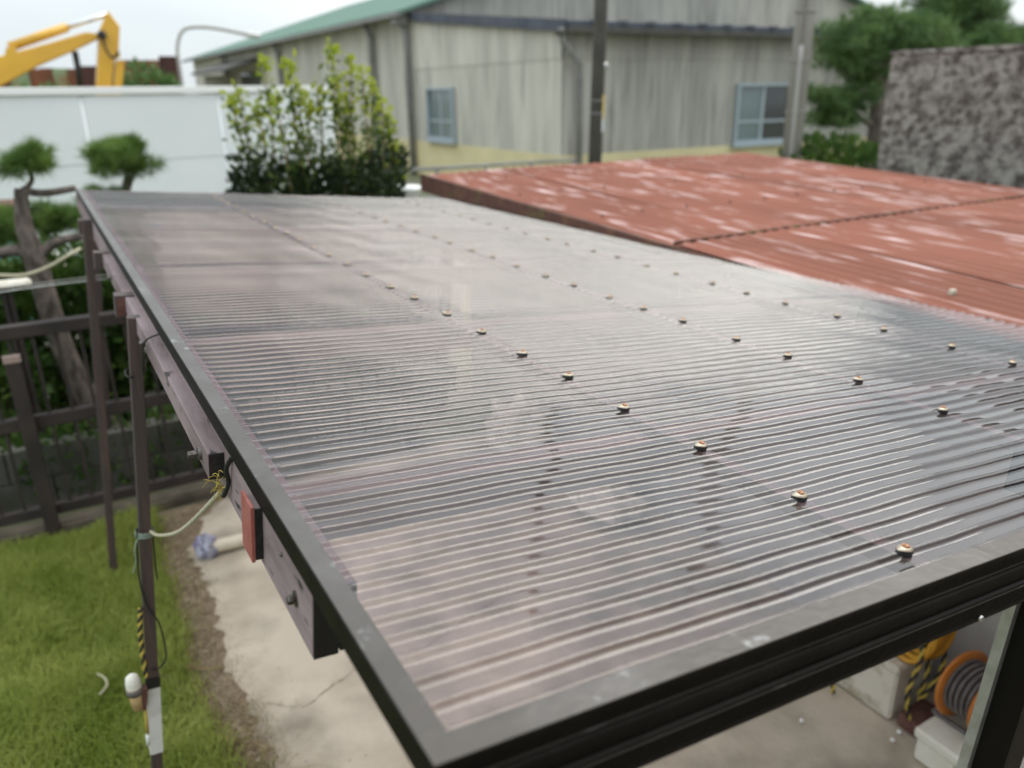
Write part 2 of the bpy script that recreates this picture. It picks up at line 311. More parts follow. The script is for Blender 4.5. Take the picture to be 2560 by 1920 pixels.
def blades(n, xr, yr, hmin, hmax, w, keep=None, lean=.5, seed=1, z0=0.):
    g = np.random.default_rng(seed)
    x = g.uniform(*xr, n); y = g.uniform(*yr, n)
    if keep is not None: k = keep(x, y, g); x, y = x[k], y[k]
    n = len(x); patch = .72 + .38 * np.sin(x * 7 + 1.3 * np.sin(y * 5)) * np.sin(y * 6.1 + x * 3)
    h = g.uniform(hmin, hmax, n) * np.clip(patch, .45, 1.2); a = g.uniform(0, 2 * np.pi, n); b = a + np.pi / 2 + g.normal(0, .5, n)
    l = np.abs(g.normal(0, lean, n)) * h
    p0 = np.stack([x - np.cos(a) * w / 2, y - np.sin(a) * w / 2, np.full(n, z0)], 1); p1 = np.stack([x + np.cos(a) * w / 2, y + np.sin(a) * w / 2, np.full(n, z0)], 1)
    mid = np.stack([x + np.cos(b) * l * .4, y + np.sin(b) * l * .4, z0 + h * .6], 1)
    q0 = mid + (p0 - p1) * .35; q1 = mid + (p1 - p0) * .35
    tip = np.stack([x + np.cos(b) * l, y + np.sin(b) * l, z0 + h * np.clip(1 - l / h * .35, .3, 1)], 1)
    v = np.concatenate([p0, p1, q1, q0, tip]); i = np.arange(n)
    f = np.concatenate([np.stack([i, i + n, i + 2 * n], 1), np.stack([i, i + 2 * n, i + 3 * n], 1), np.stack([i + 3 * n, i + 2 * n, i + 4 * n], 1)])
    return v, f
v, f = blades(95000, (-1.3, .24), (1.7, 4.40), .045, .13, .0045, lambda x, y, g: inside_lawn(x + g.normal(0, .025, len(x)), y), .75, 3)
link('grass', fast_mesh('grass', v, f), M['grass'], label='short green lawn grass beside the concrete yard', cat='grass', kind='stuff')
def weeds(x, y, g):
    e = np.interp(y, [p[1] for p in ledge], [p[0] for p in ledge]); d = x - e
    return (d > -.08) & (d < .20) & (g.uniform(0, 1, len(x)) < np.exp(-np.clip(d, 0, 1) / .055) * (.35 + .9 * (y < 2.65)))
v, f = blades(30000, (-.1, .65), (1.7, 4.3), .015, .075, .004, weeds, 1.2, 5)
link('dry_weeds', fast_mesh('dry_weeds', v, f), M['dry'], label='straw-coloured dry weeds along the soil strip', cat='weeds', kind='stuff')

g = np.random.default_rng(77); n = 9000
yy = g.uniform(1.7, 4.35, n); xx = np.interp(yy, [p[1] for p in ledge], [p[0] for p in ledge]) + .05 + g.gamma(1.6, .034, n)
a = g.uniform(0, 6.28, n); sz = g.uniform(.003, .008, n); zz = g.uniform(.002, .010, n)
c1 = np.stack([xx + np.cos(a) * sz, yy + np.sin(a) * sz * .6, zz], 1); c2 = np.stack([xx + np.cos(a + 2.2) * sz * .6, yy + np.sin(a + 2.2) * sz * .6, zz + g.uniform(0, .004, n)], 1); c3 = np.stack([xx + np.cos(a + 4) * sz * .7, yy + np.sin(a + 4) * sz * .7, zz], 1)
i = np.arange(n); link('leaf_litter', fast_mesh('leaf_litter', np.concatenate([c1, c2, c3]), np.stack([i, i + n, i + 2 * n], 1)), M['litter'], label='brown leaf litter scattered along the soil strip and slab edge', cat='leaf litter', kind='stuff')

# ================================================================== CARPORT
car = thing('carport', C(.2, .8, -2.1), 'lean-to carport roofed with smoked brown corrugated plastic sheets on brown posts', 'carport')
PIT = .0320
def wobble(x, y):
    return (.0011 * np.sin(3.1 * x + 2.2 * y + 1) + .0008 * np.sin(9.3 * x - 4.1 * y) + .0006 * np.sin(17 * x + 11 * y + 2) + .0007 * np.sin(23 * y + 2 * np.sin(3 * x))
            + .0004 * np.sin(41 * x + 7 * y))
def sheet_z(x, y): return ZR - .0093 + .0060 * ((1 + np.cos(2 * np.pi * y / PIT)) / 2) ** 4.2 + wobble(x, y)
X0, X1 = .222, 2.554
nsheet = 7; wv = 20
xs = np.linspace(X0, X1, 70)
for k in range(nsheet):
    y0 = .4160 + k * wv * PIT; y1 = y0 + (wv + .12) * PIT
    if k == nsheet - 1: y1 = y0 + wv * PIT
    ys = np.linspace(y0, y1, int((y1 - y0) / PIT * 20))
    gx, gy = np.meshgrid(xs, ys, indexing='ij'); gz = sheet_z(gx, gy) + np.where(gy > y0 + wv * PIT, 0.0, 0.0)
    lap = np.clip((gy - (y0 + wv * PIT - .02 * PIT)) / (PIT * .04), 0, 1) * .6 if k < nsheet - 1 else 0 * gy
    gz = gz - .0013 * lap                    # the lapped wave tucks under the next sheet
    P = np.stack([gx, gy, gz], -1).reshape(-1, 3) @ LM + O
    ny = len(ys); i, j = np.meshgrid(np.arange(len(xs) - 1), np.arange(ny - 1), indexing='ij'); a = (i * ny + j).ravel()
    link('roofing_sheet', fast_mesh('roofing_sheet', P, np.stack([a, a + ny, a + ny + 1, a + 1], 1), True), M['poly'], car)
YEND = .4160 + nsheet * wv * PIT
# edge trims
T = C
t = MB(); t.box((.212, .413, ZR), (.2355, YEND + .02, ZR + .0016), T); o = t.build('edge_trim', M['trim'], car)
MB().box((.2105, .413, ZR - .027), (.2125, YEND + .02, ZR + .0012), T).build('flange', M['fascia'], o)
t = MB(); t.box((.211, .411, ZR + .002), (X1, .438, ZR + .0036), T); o = t.build('front_trim', M['trim'], car)
prof = [(.411, ZR + .0019), (.411, ZR - .022), (.4085, ZR - .024), (.4085, ZR - .030), (.411, ZR - .032), (.411, ZR - .046), (.4075, ZR - .0475), (.4075, ZR - .079), (.409, ZR - .081), (.430, ZR - .081), (.430, ZR + .0019)]
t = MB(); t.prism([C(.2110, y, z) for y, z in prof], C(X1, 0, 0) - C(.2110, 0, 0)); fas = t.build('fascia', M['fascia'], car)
for zz in [-.006, -.010, -.014, -.018, -.052, -.056, -.060, -.064, -.068, -.072]:
    yb = .411 if zz > -.04 else .4075
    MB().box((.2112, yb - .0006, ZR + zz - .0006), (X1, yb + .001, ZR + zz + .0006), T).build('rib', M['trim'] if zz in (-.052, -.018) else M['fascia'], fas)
p = [ZR - .073, .939]
for xx in (.935, 1.75):
    MB().ring([(0.0001, .0045), (.0022, .004), (.0036, .002), (.0038, 0), (.0038, -.003)], C(xx, .4075, ZR - .0745), LM.T @ np.array([0, -1, 0]), 14).build('screw', M['steel'], fas, smooth=True)
# small drip of sealant under the fascia
t = MB()
for i in range(150):
    x = .3 + 1.0 * random.random(); w = .003 + .012 * random.random(); d = .001 + .0025 * random.random() ** 2
    t.box((x, .412, ZR - .081 - d), (x + w, .428, ZR - .0805), T)
t.build('sealant', M['fascia'], fas)
# timber
beam = MB().box((.213, .712, ZR - .112), (.2415, 5.0, ZR - .027), T).build('beam', M['wood'], car, bevel=.0025)
MB().box((.2135, .7105, ZR - .111), (.2410, .7118, ZR - .028), T).build('shaded_end', M['wood_dark'], beam)  # same paint as the beam side, its shade put in as near-black
beam2 = MB().box((.2425, .713, ZR - .110), (.2620, 5.0, ZR - .028), T).build('beam', M['wood'], car, bevel=.002)
MB().box((.2430, .7116, ZR - .109), (.2616, .7138, ZR - .029), T).build('shaded_end', M['wood_dark'], beam2)  # shade of the second beam's near end, as colour
bt = MB().box((.190, 1.155, ZR - .086), (.2145, 3.05, ZR - .044), T).build('batten', M['wood'], car, bevel=.0015)
MB().box((.1905, 1.1535, ZR - .0855), (.214, 1.1548, ZR - .0445), T).build('shaded_end', M['wood_dark'], bt)  # batten end darkened by colour in place of shade
for i in range(5):                          # bolts along the batten and beam
    pass
def bolt(x, y, z, r=.006, parent=car, ln=.012):
    c = C(x, y, z); ax = LM.T @ np.array([-1, 0, 0])
    b = MB().ring([(.0001, ln), (r * .86, ln), (r, ln * .8), (r, ln * .45), (r * .5, ln * .44), (r * .5, 0)], c, ax, 6).build('bolt', M['dull_steel'], parent)
    MB().ring([(.0001, ln * .28), (r * 1.7, ln * .26), (r * 1.7, 0)], c, ax, 16).build('washer', M['dull_steel'], b)
bolt(.215, .775, ZR - .073, .0058); bolt(.190, 1.215, ZR - .066, .006, bt, .02); bolt(.215, .83, ZR - .046, .0028, car, .005)
for yy in (1.9, 2.7): bolt(.190, yy, ZR - .066, .0055, bt, .012)
for yy in (1.6, 3.4, 4.2): bolt(.215, yy, ZR - .1, .0055)
# rafters run across under the sheets
for yy, wd, zt, nm in ((.925, .048, .030, 1), (1.75, .045, .034, 0), (2.55, .045, .034, 0), (3.35, .045, .034, 0), (4.15, .045, .034, 0), (4.85, .045, .034, 0)):
    x0 = .203 if nm else .2625
    rf = MB().box((x0, yy, ZR - .095), (2.50, yy + wd, ZR - zt), T).build('rafter', M['rafter'], car, bevel=.0015)
    if nm:
        e = MB().box((.1985, yy - .004, ZR - .103), (.2028, yy + wd + .002, ZR - .026), T).build('end_cap', M['red_paint'], rf)
        MB().box((.203, yy - .0045, ZR - .1), (.26, yy - .001, ZR - .029), T).build('side_cover', M['wood_dark'], rf)
for xx in (.872, 1.467, 2.01):
    MB().box((xx - .012, .45, ZR - .034), (xx + .012, 4.9, ZR - .0120), T).build('purlin', M['purlin'], car)
# far rafter ends that stick out on the left of the beam
for yy in (2.30, 3.02, 3.9):
    e = MB().box((.165, yy, ZR - .10), (.2145, yy + .05, ZR - .04), T).build('outrigger', M['post'], car, bevel=.001)
    if yy < 2.5: MB().box((.170, yy - .003, ZR - .095), (.2145, yy - .0005, ZR - .045), T).build('face_board', M['brick'], e)
# posts (they lean with the frame)
def post(top, bot, w, d, mt=M['post']):
    return MB().bar(bot, top, w, d, (0, 1, 0)).build('post', mt, car, bevel=.002)
pa_b = at_z(285, 1440, 0.0); pa_t = C(.195, pa_b[1], ZR - .03); post(pa_t, pa_b, .034, .034)
pb_t = C(.186, 2.07, ZR - .06); pb_f = at_y(392, 1905, 2.12)
dirb = (pb_f - pb_t) / (pb_f[2] - pb_t[2]); pb_b = pb_t + dirb * (0 - pb_t[2])
postB = post(pb_t + (pb_t - pb_b) * .01, pb_b, .030, .030)
def onB(v, dx=0., dy=0.):                   # a point on that post at photo row v
    zz = at_y(392, v, 2.12)[2]; q = pb_t + dirb * (zz - pb_t[2]); return q + np.array([dx, dy, 0])
pf = C(.26, 5.0 - .1, ZR - .11); post(pf, (pf[0] - .18, pf[1], 0), .07, .07)
for xx, yy in ((2.40, 4.85),):
    pf = C(xx, yy, ZR - .1); post(pf, (pf[0] - .15, pf[1], 0), .07, .07)
# right front post with a pale aluminium channel
pr_t = C(1.60, .60, ZR - .06); pr_b = np.array([pr_t[0] - .16, .60, 0.])
pr = MB().bar(pr_b, pr_t, .075, .075, (0, 1, 0)).build('post', M['fascia'], car)
MB().bar(pr_b + [-.046, .028, 0], pr_t + [-.046, .028, 0], .016, .02, (0, 1, 0)).build('channel', M['alu'], pr)
MB().bar(pr_t + [-.2, 0, .03], pr_t + [.9, 0, -.07], .06, .07).build('cross_beam', M['fascia'], car)
# roof screws on the wave crests
def crest(y): return round(y / PIT) * PIT
tear = []
for q in range(20):
    a = 2 * math.pi * q / 20; c, s = math.cos(a), math.sin(a)
    x = .0105 * c; y = .0092 * s
    if c < 0: x = -.0155 * abs(c) ** 1.05; y = .0092 * s * (1 - .55 * abs(c) ** 2)
    tear.append((x, y))
def tear_mesh(name, k, z0, z1, drop):
    mb = MB(); n = len(tear)
    rim0 = [Vector((x * k, y * k, z0 - drop * (y * k / .009) ** 2)) for x, y in tear]; rim1 = [Vector((x * k * .93, y * k * .93, z1 - drop * .8 * (y * k / .009) ** 2)) for x, y in tear]
    top = [Vector((x * k * .5, y * k * .5, z1 + .0012)) for x, y in tear]
    vs = rim0 + rim1 + top; fs = [(i, (i + 1) % n, n + (i + 1) % n, n + i) for i in range(n)] + [(n + i, n + (i + 1) % n, 2 * n + (i + 1) % n, 2 * n + i) for i in range(n)] + [tuple(range(2 * n, 3 * n))]
    mb.add(vs, fs); return mb.mesh(name, True)
me_w = tear_mesh('washer', .96, .0008, .0018, .0014); me_w.materials.append(M['ivory'])
me_g = tear_mesh('gasket', 1.06, -.0042, .0008, .0020); me_g.materials.append(M['rubber'])
hd = MB(); hd.ring([(.0001, .0054), (.0030, .0053), (.0046, .0046), (.0051, .0035), (.0051, .0024)], (0, 0, 0), (0, 0, 1), 14); hd.box((-.0034, -.0006, .0053), (.0034, .0006, .0057)); me_h = hd.mesh('screw_head', True); me_h.materials.append(M['copper'])
rows = [(.872, [.435, .651, .842, 1.025, 1.208, 1.39, 1.573, 1.759, 1.937, 2.123, 2.31] + [2.31 + .183 * i for i in range(1, 14)]),
        (1.467, [.47, .64, .814, .989, 1.17, 1.347, 1.522, 1.697, 1.865] + [1.865 + .178 * i for i in range(1, 17)]),
        (2.01, [.60, .78, .958, 1.136, 1.311, 1.471, 1.656, 1.828, 1.985] + [1.985 + .178 * i for i in range(1, 16)])]
rot0 = Matrix(LM.T.tolist()).to_4x4()
for xx, yl in rows:
    for y in yl:
        yc = crest(y)
        if yc < .455: yc += PIT
        xj = xx + random.uniform(-.006, .006); p = C(xj, yc, float(sheet_z(xj, yc)) + .0012)
        mw = Matrix.Translation(Vector(p)) @ rot0 @ Matrix.Rotation(random.uniform(-.12, .12), 4, 'Z') @ Matrix.Rotation(random.uniform(-.08, .08), 4, 'X')
        par = None
        for nm, me in (('roof_screw', me_w), ('gasket', me_g), ('screw_head', me_h)):
            o = bpy.data.objects.new(nm, me); COL.objects.link(o)
            if par is None:
                o.parent = car; o.matrix_parent_inverse = Matrix.Translation(-car.location); o.matrix_basis = mw; par = o
            else: o.parent = par
# ================================================================== THINGS TIED TO THE CARPORT
def twist(mb, pts, r, n=90, turns=16, strands=3, only=None):
    pts = [Vector(p) for p in pts]
    def at(u):
        k = u * (len(pts) - 1); i = min(int(k), len(pts) - 2); w = k - i
        p0, p1, p2, p3 = pts[max(i - 1, 0)], pts[i], pts[i + 1], pts[min(i + 2, len(pts) - 1)]
        return .5 * ((2 * p1) + (p2 - p0) * w + (2 * p0 - 5 * p1 + 4 * p2 - p3) * w * w + (3 * p1 - p0 - 3 * p2 + p3) * w ** 3)
    for s in range(strands):
        if only is not None and s not in only: continue
        path = []
        for q in range(n + 1):
            u = q / n; p = at(u); tg = (at(min(u + .01, 1)) - at(max(u - .01, 0))).normalized(); a = tg.orthogonal().normalized(); b = tg.cross(a)
            ph = 2 * math.pi * (turns * u + s / strands); path.append(p + (a * math.cos(ph) + b * math.sin(ph)) * r * .55)
        mb.tube(path, r * .62, 6)
    return mb
def smooth_path(pts, n=40):
    pts = [Vector(p) for p in pts]; res = []
    for q in range(n + 1):
        k = q / n * (len(pts) - 1); i = min(int(k), len(pts) - 2); w = k - i
        p0, p1, p2, p3 = pts[max(i - 1, 0)], pts[i], pts[i + 1], pts[min(i + 2, len(pts) - 1)]
        res.append(.5 * ((2 * p1) + (p2 - p0) * w + (2 * p0 - 5 * p1 + 4 * p2 - p3) * w * w + (3 * p1 - p0 - 3 * p2 + p3) * w ** 3))
    return res
ra = C(.203, 1.135, ZR - .098); rb = onB(1310, .012, 0)
rope = thing('rope', ra, 'cream twisted rope tied from the carport beam to the brown post', 'rope')
mid = (ra * .55 + rb * .45) + [0, 0, -.035]; mid2 = (ra * .18 + rb * .82) + [0, 0, -.025]
twist(MB(), [ra, mid, mid2, rb], .0038, 120, 30).build('strand', M['rope_w'], rope, smooth=True)
t = MB()
for i in range(26):
    d = Vector((random.gauss(-.2, .6), random.gauss(-.3, .5), random.gauss(.3, .7))).normalized(); l = random.uniform(.012, .035)
    q = Vector(ra) + Vector((random.gauss(0, .004), random.gauss(0, .004), random.gauss(.006, .01))); t.tube([q, q + d * l * .5, q + d * l + Vector((0, 0, -.006))], .0005, 3)
t.build('frayed_end', M['rope_y'], rope)
cb = MB().tube(smooth_path([C(.212, 1.09, ZR - .025), C(.206, 1.105, ZR - .05), C(.209, 1.11, ZR - .075), C(.203, 1.12, ZR - .1)]), .0035, 8).build('cord', M['rubber'], None, True,
    label='short black cord hanging beside the frayed rope end on the beam', cat='cord')
wr = MB().tube(smooth_path([C(.208, 1.80, ZR - .022), C(.180, 1.83, ZR - .05), onB(905, .017, -.017), onB(912, -.02, -.02), onB(905, -.02, .02), onB(900, .02, .02), C(.186, 1.86, ZR - .09)], 60), .0022, 6)
wr.build('tie_wire', M['rubber'], None, True, label='thin black wire looped round the brown post under the roof edge', cat='wire')
kn = MB()
for dv in (0, 5, 10): kn.ring([(.0235, -.002), (.0245, 0), (.0235, .002)], onB(1305 + dv), (dirb[0], dirb[1], dirb[2]), 16)
kn.tube(smooth_path([onB(1312, -.02, -.02), onB(1335, -.03, -.03), onB(1365, -.028, -.03), onB(1395, -.036, -.02)]), .0014, 5)
kn.build('twine', M['twine'], None, label='pale green twine knotted round the brown post at the rope', cat='twine')
bc = MB().tube(smooth_path([onB(1290, -.02, -.012), onB(1400, -.022, -.016), onB(1480, -.008, -.022), onB(1540, .022, -.02), onB(1600, .034, -.018), onB(1640, .036, -.012), onB(1656, .016, -.018), onB(1650, -.004, -.02)], 60), .0024, 6)
bc.tube(smooth_path([onB(1310, .018, -.01), onB(1400, .021, -.012), onB(1432, .024, -.012)]), .0022, 6)
bc.build('black_cable', M['rubber'], None, True, label='thin black cable looping down the brown post above the white wrap', cat='cable')
yr = thing('striped_rope', onB(1660, -.03, -.01), 'yellow and black twisted rope hanging down the brown post', 'rope')
pth = [onB(1492, -.022, -.012), onB(1540, -.026, -.014), onB(1600, -.024, -.012), onB(1668, -.018, -.014)]
twist(MB(), pth, .0062, 60, 7, 2, (0,)).build('yellow_strand', M['rope_y'], yr, True); twist(MB(), pth, .0062, 60, 7, 2, (1,)).build('black_strand', M['rubber'], yr, True)
# white wrap and the cup strapped to the post
wp = MB().bar(onB(1872), onB(1690), .0345, .0345, (0, 1, 0)).build('white_wrap', M['tape_w'], postB)
MB().bar(onB(1702), onB(1676), .037, .037, (0, 1, 0)).build('strap', M['rubber'], postB)
cu = thing('tool_cup', onB(1742, -.05, -.01), 'tan cup with a white foam top strapped to the brown post', 'cup')
c0, c1 = onB(1742, -.040, -.012), onB(1684, -.050, -.012); ax = Vector(c1 - c0).normalized(); ln = (Vector(c1) - Vector(c0)).length
MB().ring([(.0001, 0), (.017, 0), (.0205, ln), (.0185, ln), (.001, ln * .95)], c0, ax, 20).build('body', M['tan'], cu, True)
MB().ring([(.0205, ln * .70), (.0222, ln * .70), (.0222, ln * .98), (.0205, ln * .98)], c0, ax, 20).build('band', M['cable'], cu, True)
MB().ring([(.0195, ln * .95), (.0205, ln * 1.2), (.017, ln * 1.42), (.009, ln * 1.52), (.0001, ln * 1.54)], c0, ax, 18).build('foam_top', M['styro'], cu, True)
MB().bar(onB(1745, -.028, -.016), onB(1690, -.024, -.018), .014, .02, (0, 1, 0)).build('clip', M['brick'], cu)
yt = thing('yellow_tube', onB(1845, -.022, -.01), 'thin yellow tube with a white tip standing against the post', 'tube')
MB().tube([onB(1815, -.022, -.012), onB(1748, -.024, -.012)], .0048, 10).build('tube', M['rope_y'], yt, True); MB().tube([onB(1845, -.021, -.012), onB(1815, -.022, -.012)], .0056, 10).build('tip', M['white2'], yt, True)
# white pipe lying on the yard, with a crumpled bag at its end
p0, p1 = at_z(532, 1368, .035), at_z(690, 1330, .035)
dp = (p1 - p0) / np.linalg.norm(p1 - p0)
pv = MB(); pv.tube([p0, p0 + dp * 1.1], .034, 20, False); pv.tube([p0 + dp * 1.1, p0], .030, 20, False)
pv.build('drain_pipe', M['pvc'], None, True, label='cream plastic pipe lying on the concrete yard beside the lawn', cat='pipe')
bm = bmesh.new(); bmesh.ops.create_icosphere(bm, subdivisions=3, radius=1)
for vv in bm.verts:
    n_ = 1 + .35 * math.sin(vv.co.x * 7 + 3 * vv.co.z) * math.cos(vv.co.y * 6) + random.uniform(-.12, .12); vv.co = Vector((vv.co.x * .05 * n_, vv.co.y * .055 * n_, max(vv.co.z * .07 * n_, -.04)))
bmesh.ops.translate(bm, verts=bm.verts, vec=Vector(p0 - dp * .035) + Vector((0, 0, .004))); me = bpy.data.meshes.new('crumpled_bag'); bm.to_mesh(me); bm.free()
link('crumpled_bag', me, M['cloth'], label='crumpled grey and purple plastic bag at the end of the cream pipe', cat='bag')
tw = MB()
for a, b, c_ in (((412, 1650), (470, 1662), (520, 1668)), ((440, 1664), (490, 1672), (560, 1670))):
    tw.tube(smooth_path([at_z(*a, .01), at_z(*b, .022), at_z(*c_, .012)], 8), .004, 5)
tw.build('dry_twig', M['cane'], None, label='dry forked twig lying on the soil strip', cat='twig')
MB().tube(smooth_path([at_z(243, 1685, .07), at_z(262, 1695, .075), at_z(267, 1715, .07), at_z(248, 1738, .06)], 12), .0045, 5).build('curved_twig', M['rope_w'], None, True, label='pale curved twig lying on the lawn grass', cat='twig')

# stored things under the right front corner
sx = [2.245, 2.62]; sy = [.74, 1.165]
sb = thing('polystyrene_box', (2.43, .95, 0), 'clean white polystyrene box with lid carrying the orange cable reel', 'box')
MB().box((sx[0] + .008, sy[0] + .008, 0), (sx[1] - .008, sy[1] - .008, .095)).build('body', M['styro'], sb, bevel=.012)
MB().box((sx[0], sy[0], .0951), (sx[1], sy[1], .135)).build('lid', M['styro'], sb, bevel=.008)
MB().box((sx[0] + .003, .86, .055), (sx[0] + .0075, 1.02, .088)).build('grip', M['styro_d'], sb)
db = thing('dirty_polystyrene_box', (2.45, 1.45, 0), 'dirty speckled white polystyrene box standing behind the clean box', 'box')
MB().box((2.335, 1.305, 0), (2.56, 1.62, .215)).build('body', M['styro_d'], db, bevel=.01)
MB().box((2.328, 1.298, .2155), (2.567, 1.627, .245)).build('lid', M['styro_d'], db, bevel=.008)
rl = thing('cable_reel', (2.43, 1.02, .135), 'orange cable reel wound with grey cable on the white box', 'cable reel')
rc = np.array([2.43, 1.13, .135 + .128]); ax = np.array([-.15, -1, .05]); ax /= np.linalg.norm(ax)
def flange(c): MB().ring([(.03, -.006), (.124, -.006), (.128, 0), (.124, .006), (.03, .006), (.03, -.006)], c, ax, 40).build('flange', M['orange'], rl, True)
flange(rc); flange(rc + ax * .125)
MB().ring([(.05, .004), (.05, .121)], rc, ax, 24).build('drum', M['orange'], rl, True)
t = MB()
for k in range(11):
    rr_ = .094 - .012 * (k % 2); t.ring([(rr_ + .007 * math.cos(q), .010 + k * .0105 + .007 * math.sin(q)) for q in np.linspace(0, 2 * math.pi, 7)], rc, ax, 28)
t.build('cable', M['cable'], rl, True)
st = MB(); st.tube([(2.36, 1.17, .143), (2.50, 1.17, .143), (2.50, .97, .143), (2.36, .97, .143), (2.36, 1.17, .143)], .008, 8); st.tube([(2.36, 1.15, .143), (2.43, 1.145, .263), (2.50, 1.15, .143)], .007, 8); st.tube([(2.36, .98, .143), (2.42, .985, .27), (2.50, .98, .143)], .007, 8)
st.build('stand', M['cable'], rl, True)
MB().ring([(.0001, .012), (.02, .012), (.026, .008), (.026, .0)], rc + ax * .132, ax, 16).build('hub', M['alu'], rl, True)
hs = MB(); hc = np.array([2.44, 1.33, .40])
for k in range(6):
    pts = []
    for q in range(33):
        a = 2 * math.pi * q / 32; rr_ = .12 + .012 * math.sin(a * 2 + k) + .004 * k
        pts.append(hc + np.array([.018 * (k - 2.5) + .02 * math.sin(a + k), math.cos(a) * rr_ * .75, math.sin(a) * rr_ * 1.15]))
    hs.tube(pts, .0105, 8)
hs.build('hose_coil', M['hose'], None, True, label='amber yellow hose coil hanging behind the orange cable reel', cat='hose')
hk = MB().tube([(2.66, 1.33, .53), (2.40, 1.33, .515), (2.37, 1.33, .535)], .008, 8).build('hook', M['dull_steel'], None, True, label='steel wall hook carrying the amber hose coil', cat='hook')
sr_ = thing('striped_rope', (2.4, 1.28, .02), 'black and yellow rope heaped between the two polystyrene boxes', 'rope')
pth = [(2.36, 1.24, .02), (2.34, 1.26, .16), (2.36, 1.25, .30), (2.42, 1.28, .36), (2.46, 1.27, .20), (2.42, 1.26, .10), (2.47, 1.23, .22), (2.52, 1.26, .30)]
twist(MB(), pth, .0085, 90, 14, 2, (0,)).build('yellow_strand', M['rope_y'], sr_, True); twist(MB(), pth, .0085, 90, 14, 2, (1,)).build('black_strand', M['rubber'], sr_, True)
sr2 = thing('striped_rope', (2.30, 1.5, .02), 'black and yellow rope draped over the dirty polystyrene box', 'rope')
pth = [(2.27, 1.50, .012), (2.29, 1.54, .12), (2.315, 1.55, .24), (2.38, 1.50, .262), (2.44, 1.42, .262), (2.48, 1.36, .262), (2.50, 1.45, .262)]
twist(MB(), pth, .0085, 90, 14, 2, (0,)).build('yellow_strand', M['rope_y'], sr2, True); twist(MB(), pth, .0085, 90, 14, 2, (1,)).build('black_strand', M['rubber'], sr2, True)
MB().box((2.345, 1.185, 0), (2.50, 1.285, .055)).build('brick', M['brick'], None, bevel=.006, label='dark red brick on the floor beside the dirty polystyrene box', cat='brick')
bk = MB().box((2.40, .90, .1352), (2.46, .96, .165)); bk.build('rusty_block', M['brick'], None, bevel=.004, label='small rusty block lying on the white polystyrene lid', cat='block')
for u, v, lb in ((2005, 1802, 'tiny white scrap alone on the bare concrete floor under the front trim'), (2232, 1850, 'tiny white scrap on the floor beside the clean polystyrene box'), (2248, 1830, 'tiny white scrap on the floor against the dark red brick')):
    q = at_z(u, v, .006); MB().ring([(.0001, .008), (.008, .004), (.010, 0), (.0001, -.004)], q, (0, 0, 1), 7).build('paper_scrap', M['white2'], None, label=lb, cat='litter', group='white scraps on the concrete floor')
# pale lumps added below, shaped like the refracted cream patches in the sheets
def lump(name, c, r, mt, seed, label, cat):
    bm = bmesh.new(); bmesh.ops.create_icosphere(bm, subdivisions=4, radius=1); g0 = random.Random(seed); ph = [g0.uniform(0, 6) for _ in range(6)]
    for vv in bm.verts:
        p = vv.co.copy(); n_ = 1 + .16 * math.sin(p.x * 5 + ph[0]) * math.sin(p.y * 6 + ph[1]) + .10 * math.sin(p.z * 9 + p.x * 7 + ph[2]) + .05 * math.sin(p.y * 17 + ph[3])
        vv.co = Vector((c[0] + p.x * r[0] * n_, c[1] + p.y * r[1] * n_, max(0, (p.z * .8 + .75) * r[2] * n_)))
    me = bpy.data.meshes.new(name); bm.to_mesh(me); bm.free(); me.shade_smooth(); return link(name, me, mt, label=label, cat=cat)
lump('cream_lump', (2.36, 3.1, 0), (.17, .24, .13), M['styro_d'], 3, 'cream lump added by the shed wall for a pale refracted patch in the plastic roof', 'sack')
lump('cream_lump', (2.36, 4.0, 0), (.2, .2, .22), M['styro_d'], 5, 'bulky cream lump added in the far corner for a pale patch in the plastic roof', 'sack')

# ================================================================== RED-ROOFED SHED
TS = math.tan(R(2.3))
def zr_(y): return H - .70 + TS * (y - 2.0)
shed = thing('shed', (4.0, 3.0, 0), 'low shed with a faded red corrugated metal roof beside the carport', 'shed')
XA, XB, YN, YM, YF = 2.42, 5.66, .45, 2.66, 5.43
ncol = 5; wpan = (XB - XA) / ncol
for r0, (ya, yb, dz) in enumerate(((YM - .06, YF, 0.0), (YN, YM + .06, .010))):
    for k in range(ncol):
        xa, xb = XA + k * wpan, XA + (k + 1) * wpan + .045
        if k == ncol - 1: xb = XB
        n = int((xb - xa) / .076 * 8); xs_ = np.linspace(xa, xb, n); ys_ = np.linspace(ya, yb, 8)
        gx, gy = np.meshgrid(xs_, ys_, indexing='ij')
        gz = zr_(gy) + dz + (.005 if k % 2 else 0) + .0055 * np.cos(2 * np.pi * (gx - XA) / .076) + .003 * np.sin(gx * 3 + gy * 2 + k)
        P = np.stack([gx, gy, gz], -1).reshape(-1, 3); i, j = np.meshgrid(np.arange(n - 1), np.arange(7), indexing='ij'); a = (i * 8 + j).ravel()
        link('roof_sheet', fast_mesh('roof_sheet', P, np.stack([a, a + 8, a + 9, a + 1], 1), True), M['redroof'], shed)
def slab(name, x0, x1, y0, y1, zt, zb, mt):
    m_ = MB(); m_.hexa([(x0, y0, zr_(y0) + zb), (x1, y0, zr_(y0) + zb), (x1, y1, zr_(y1) + zb), (x0, y1, zr_(y1) + zb), (x0, y0, zr_(y0) + zt), (x1, y0, zr_(y0) + zt), (x1, y1, zr_(y1) + zt), (x0, y1, zr_(y1) + zt)])
    return m_.build(name, mt, shed)
slab('cross_seam', XA + .01, XB - .01, YM + .059, YM + .068, .0225, .004, M['redfascia'])
slab('side_fascia', XA - .018, XA - .002, 2.35, YF + .015, .006, -.115, M['redfascia'])
slab('end_fascia', XA - .001, XB, YF + .001, YF + .016, -.008, -.11, M['redfascia'])
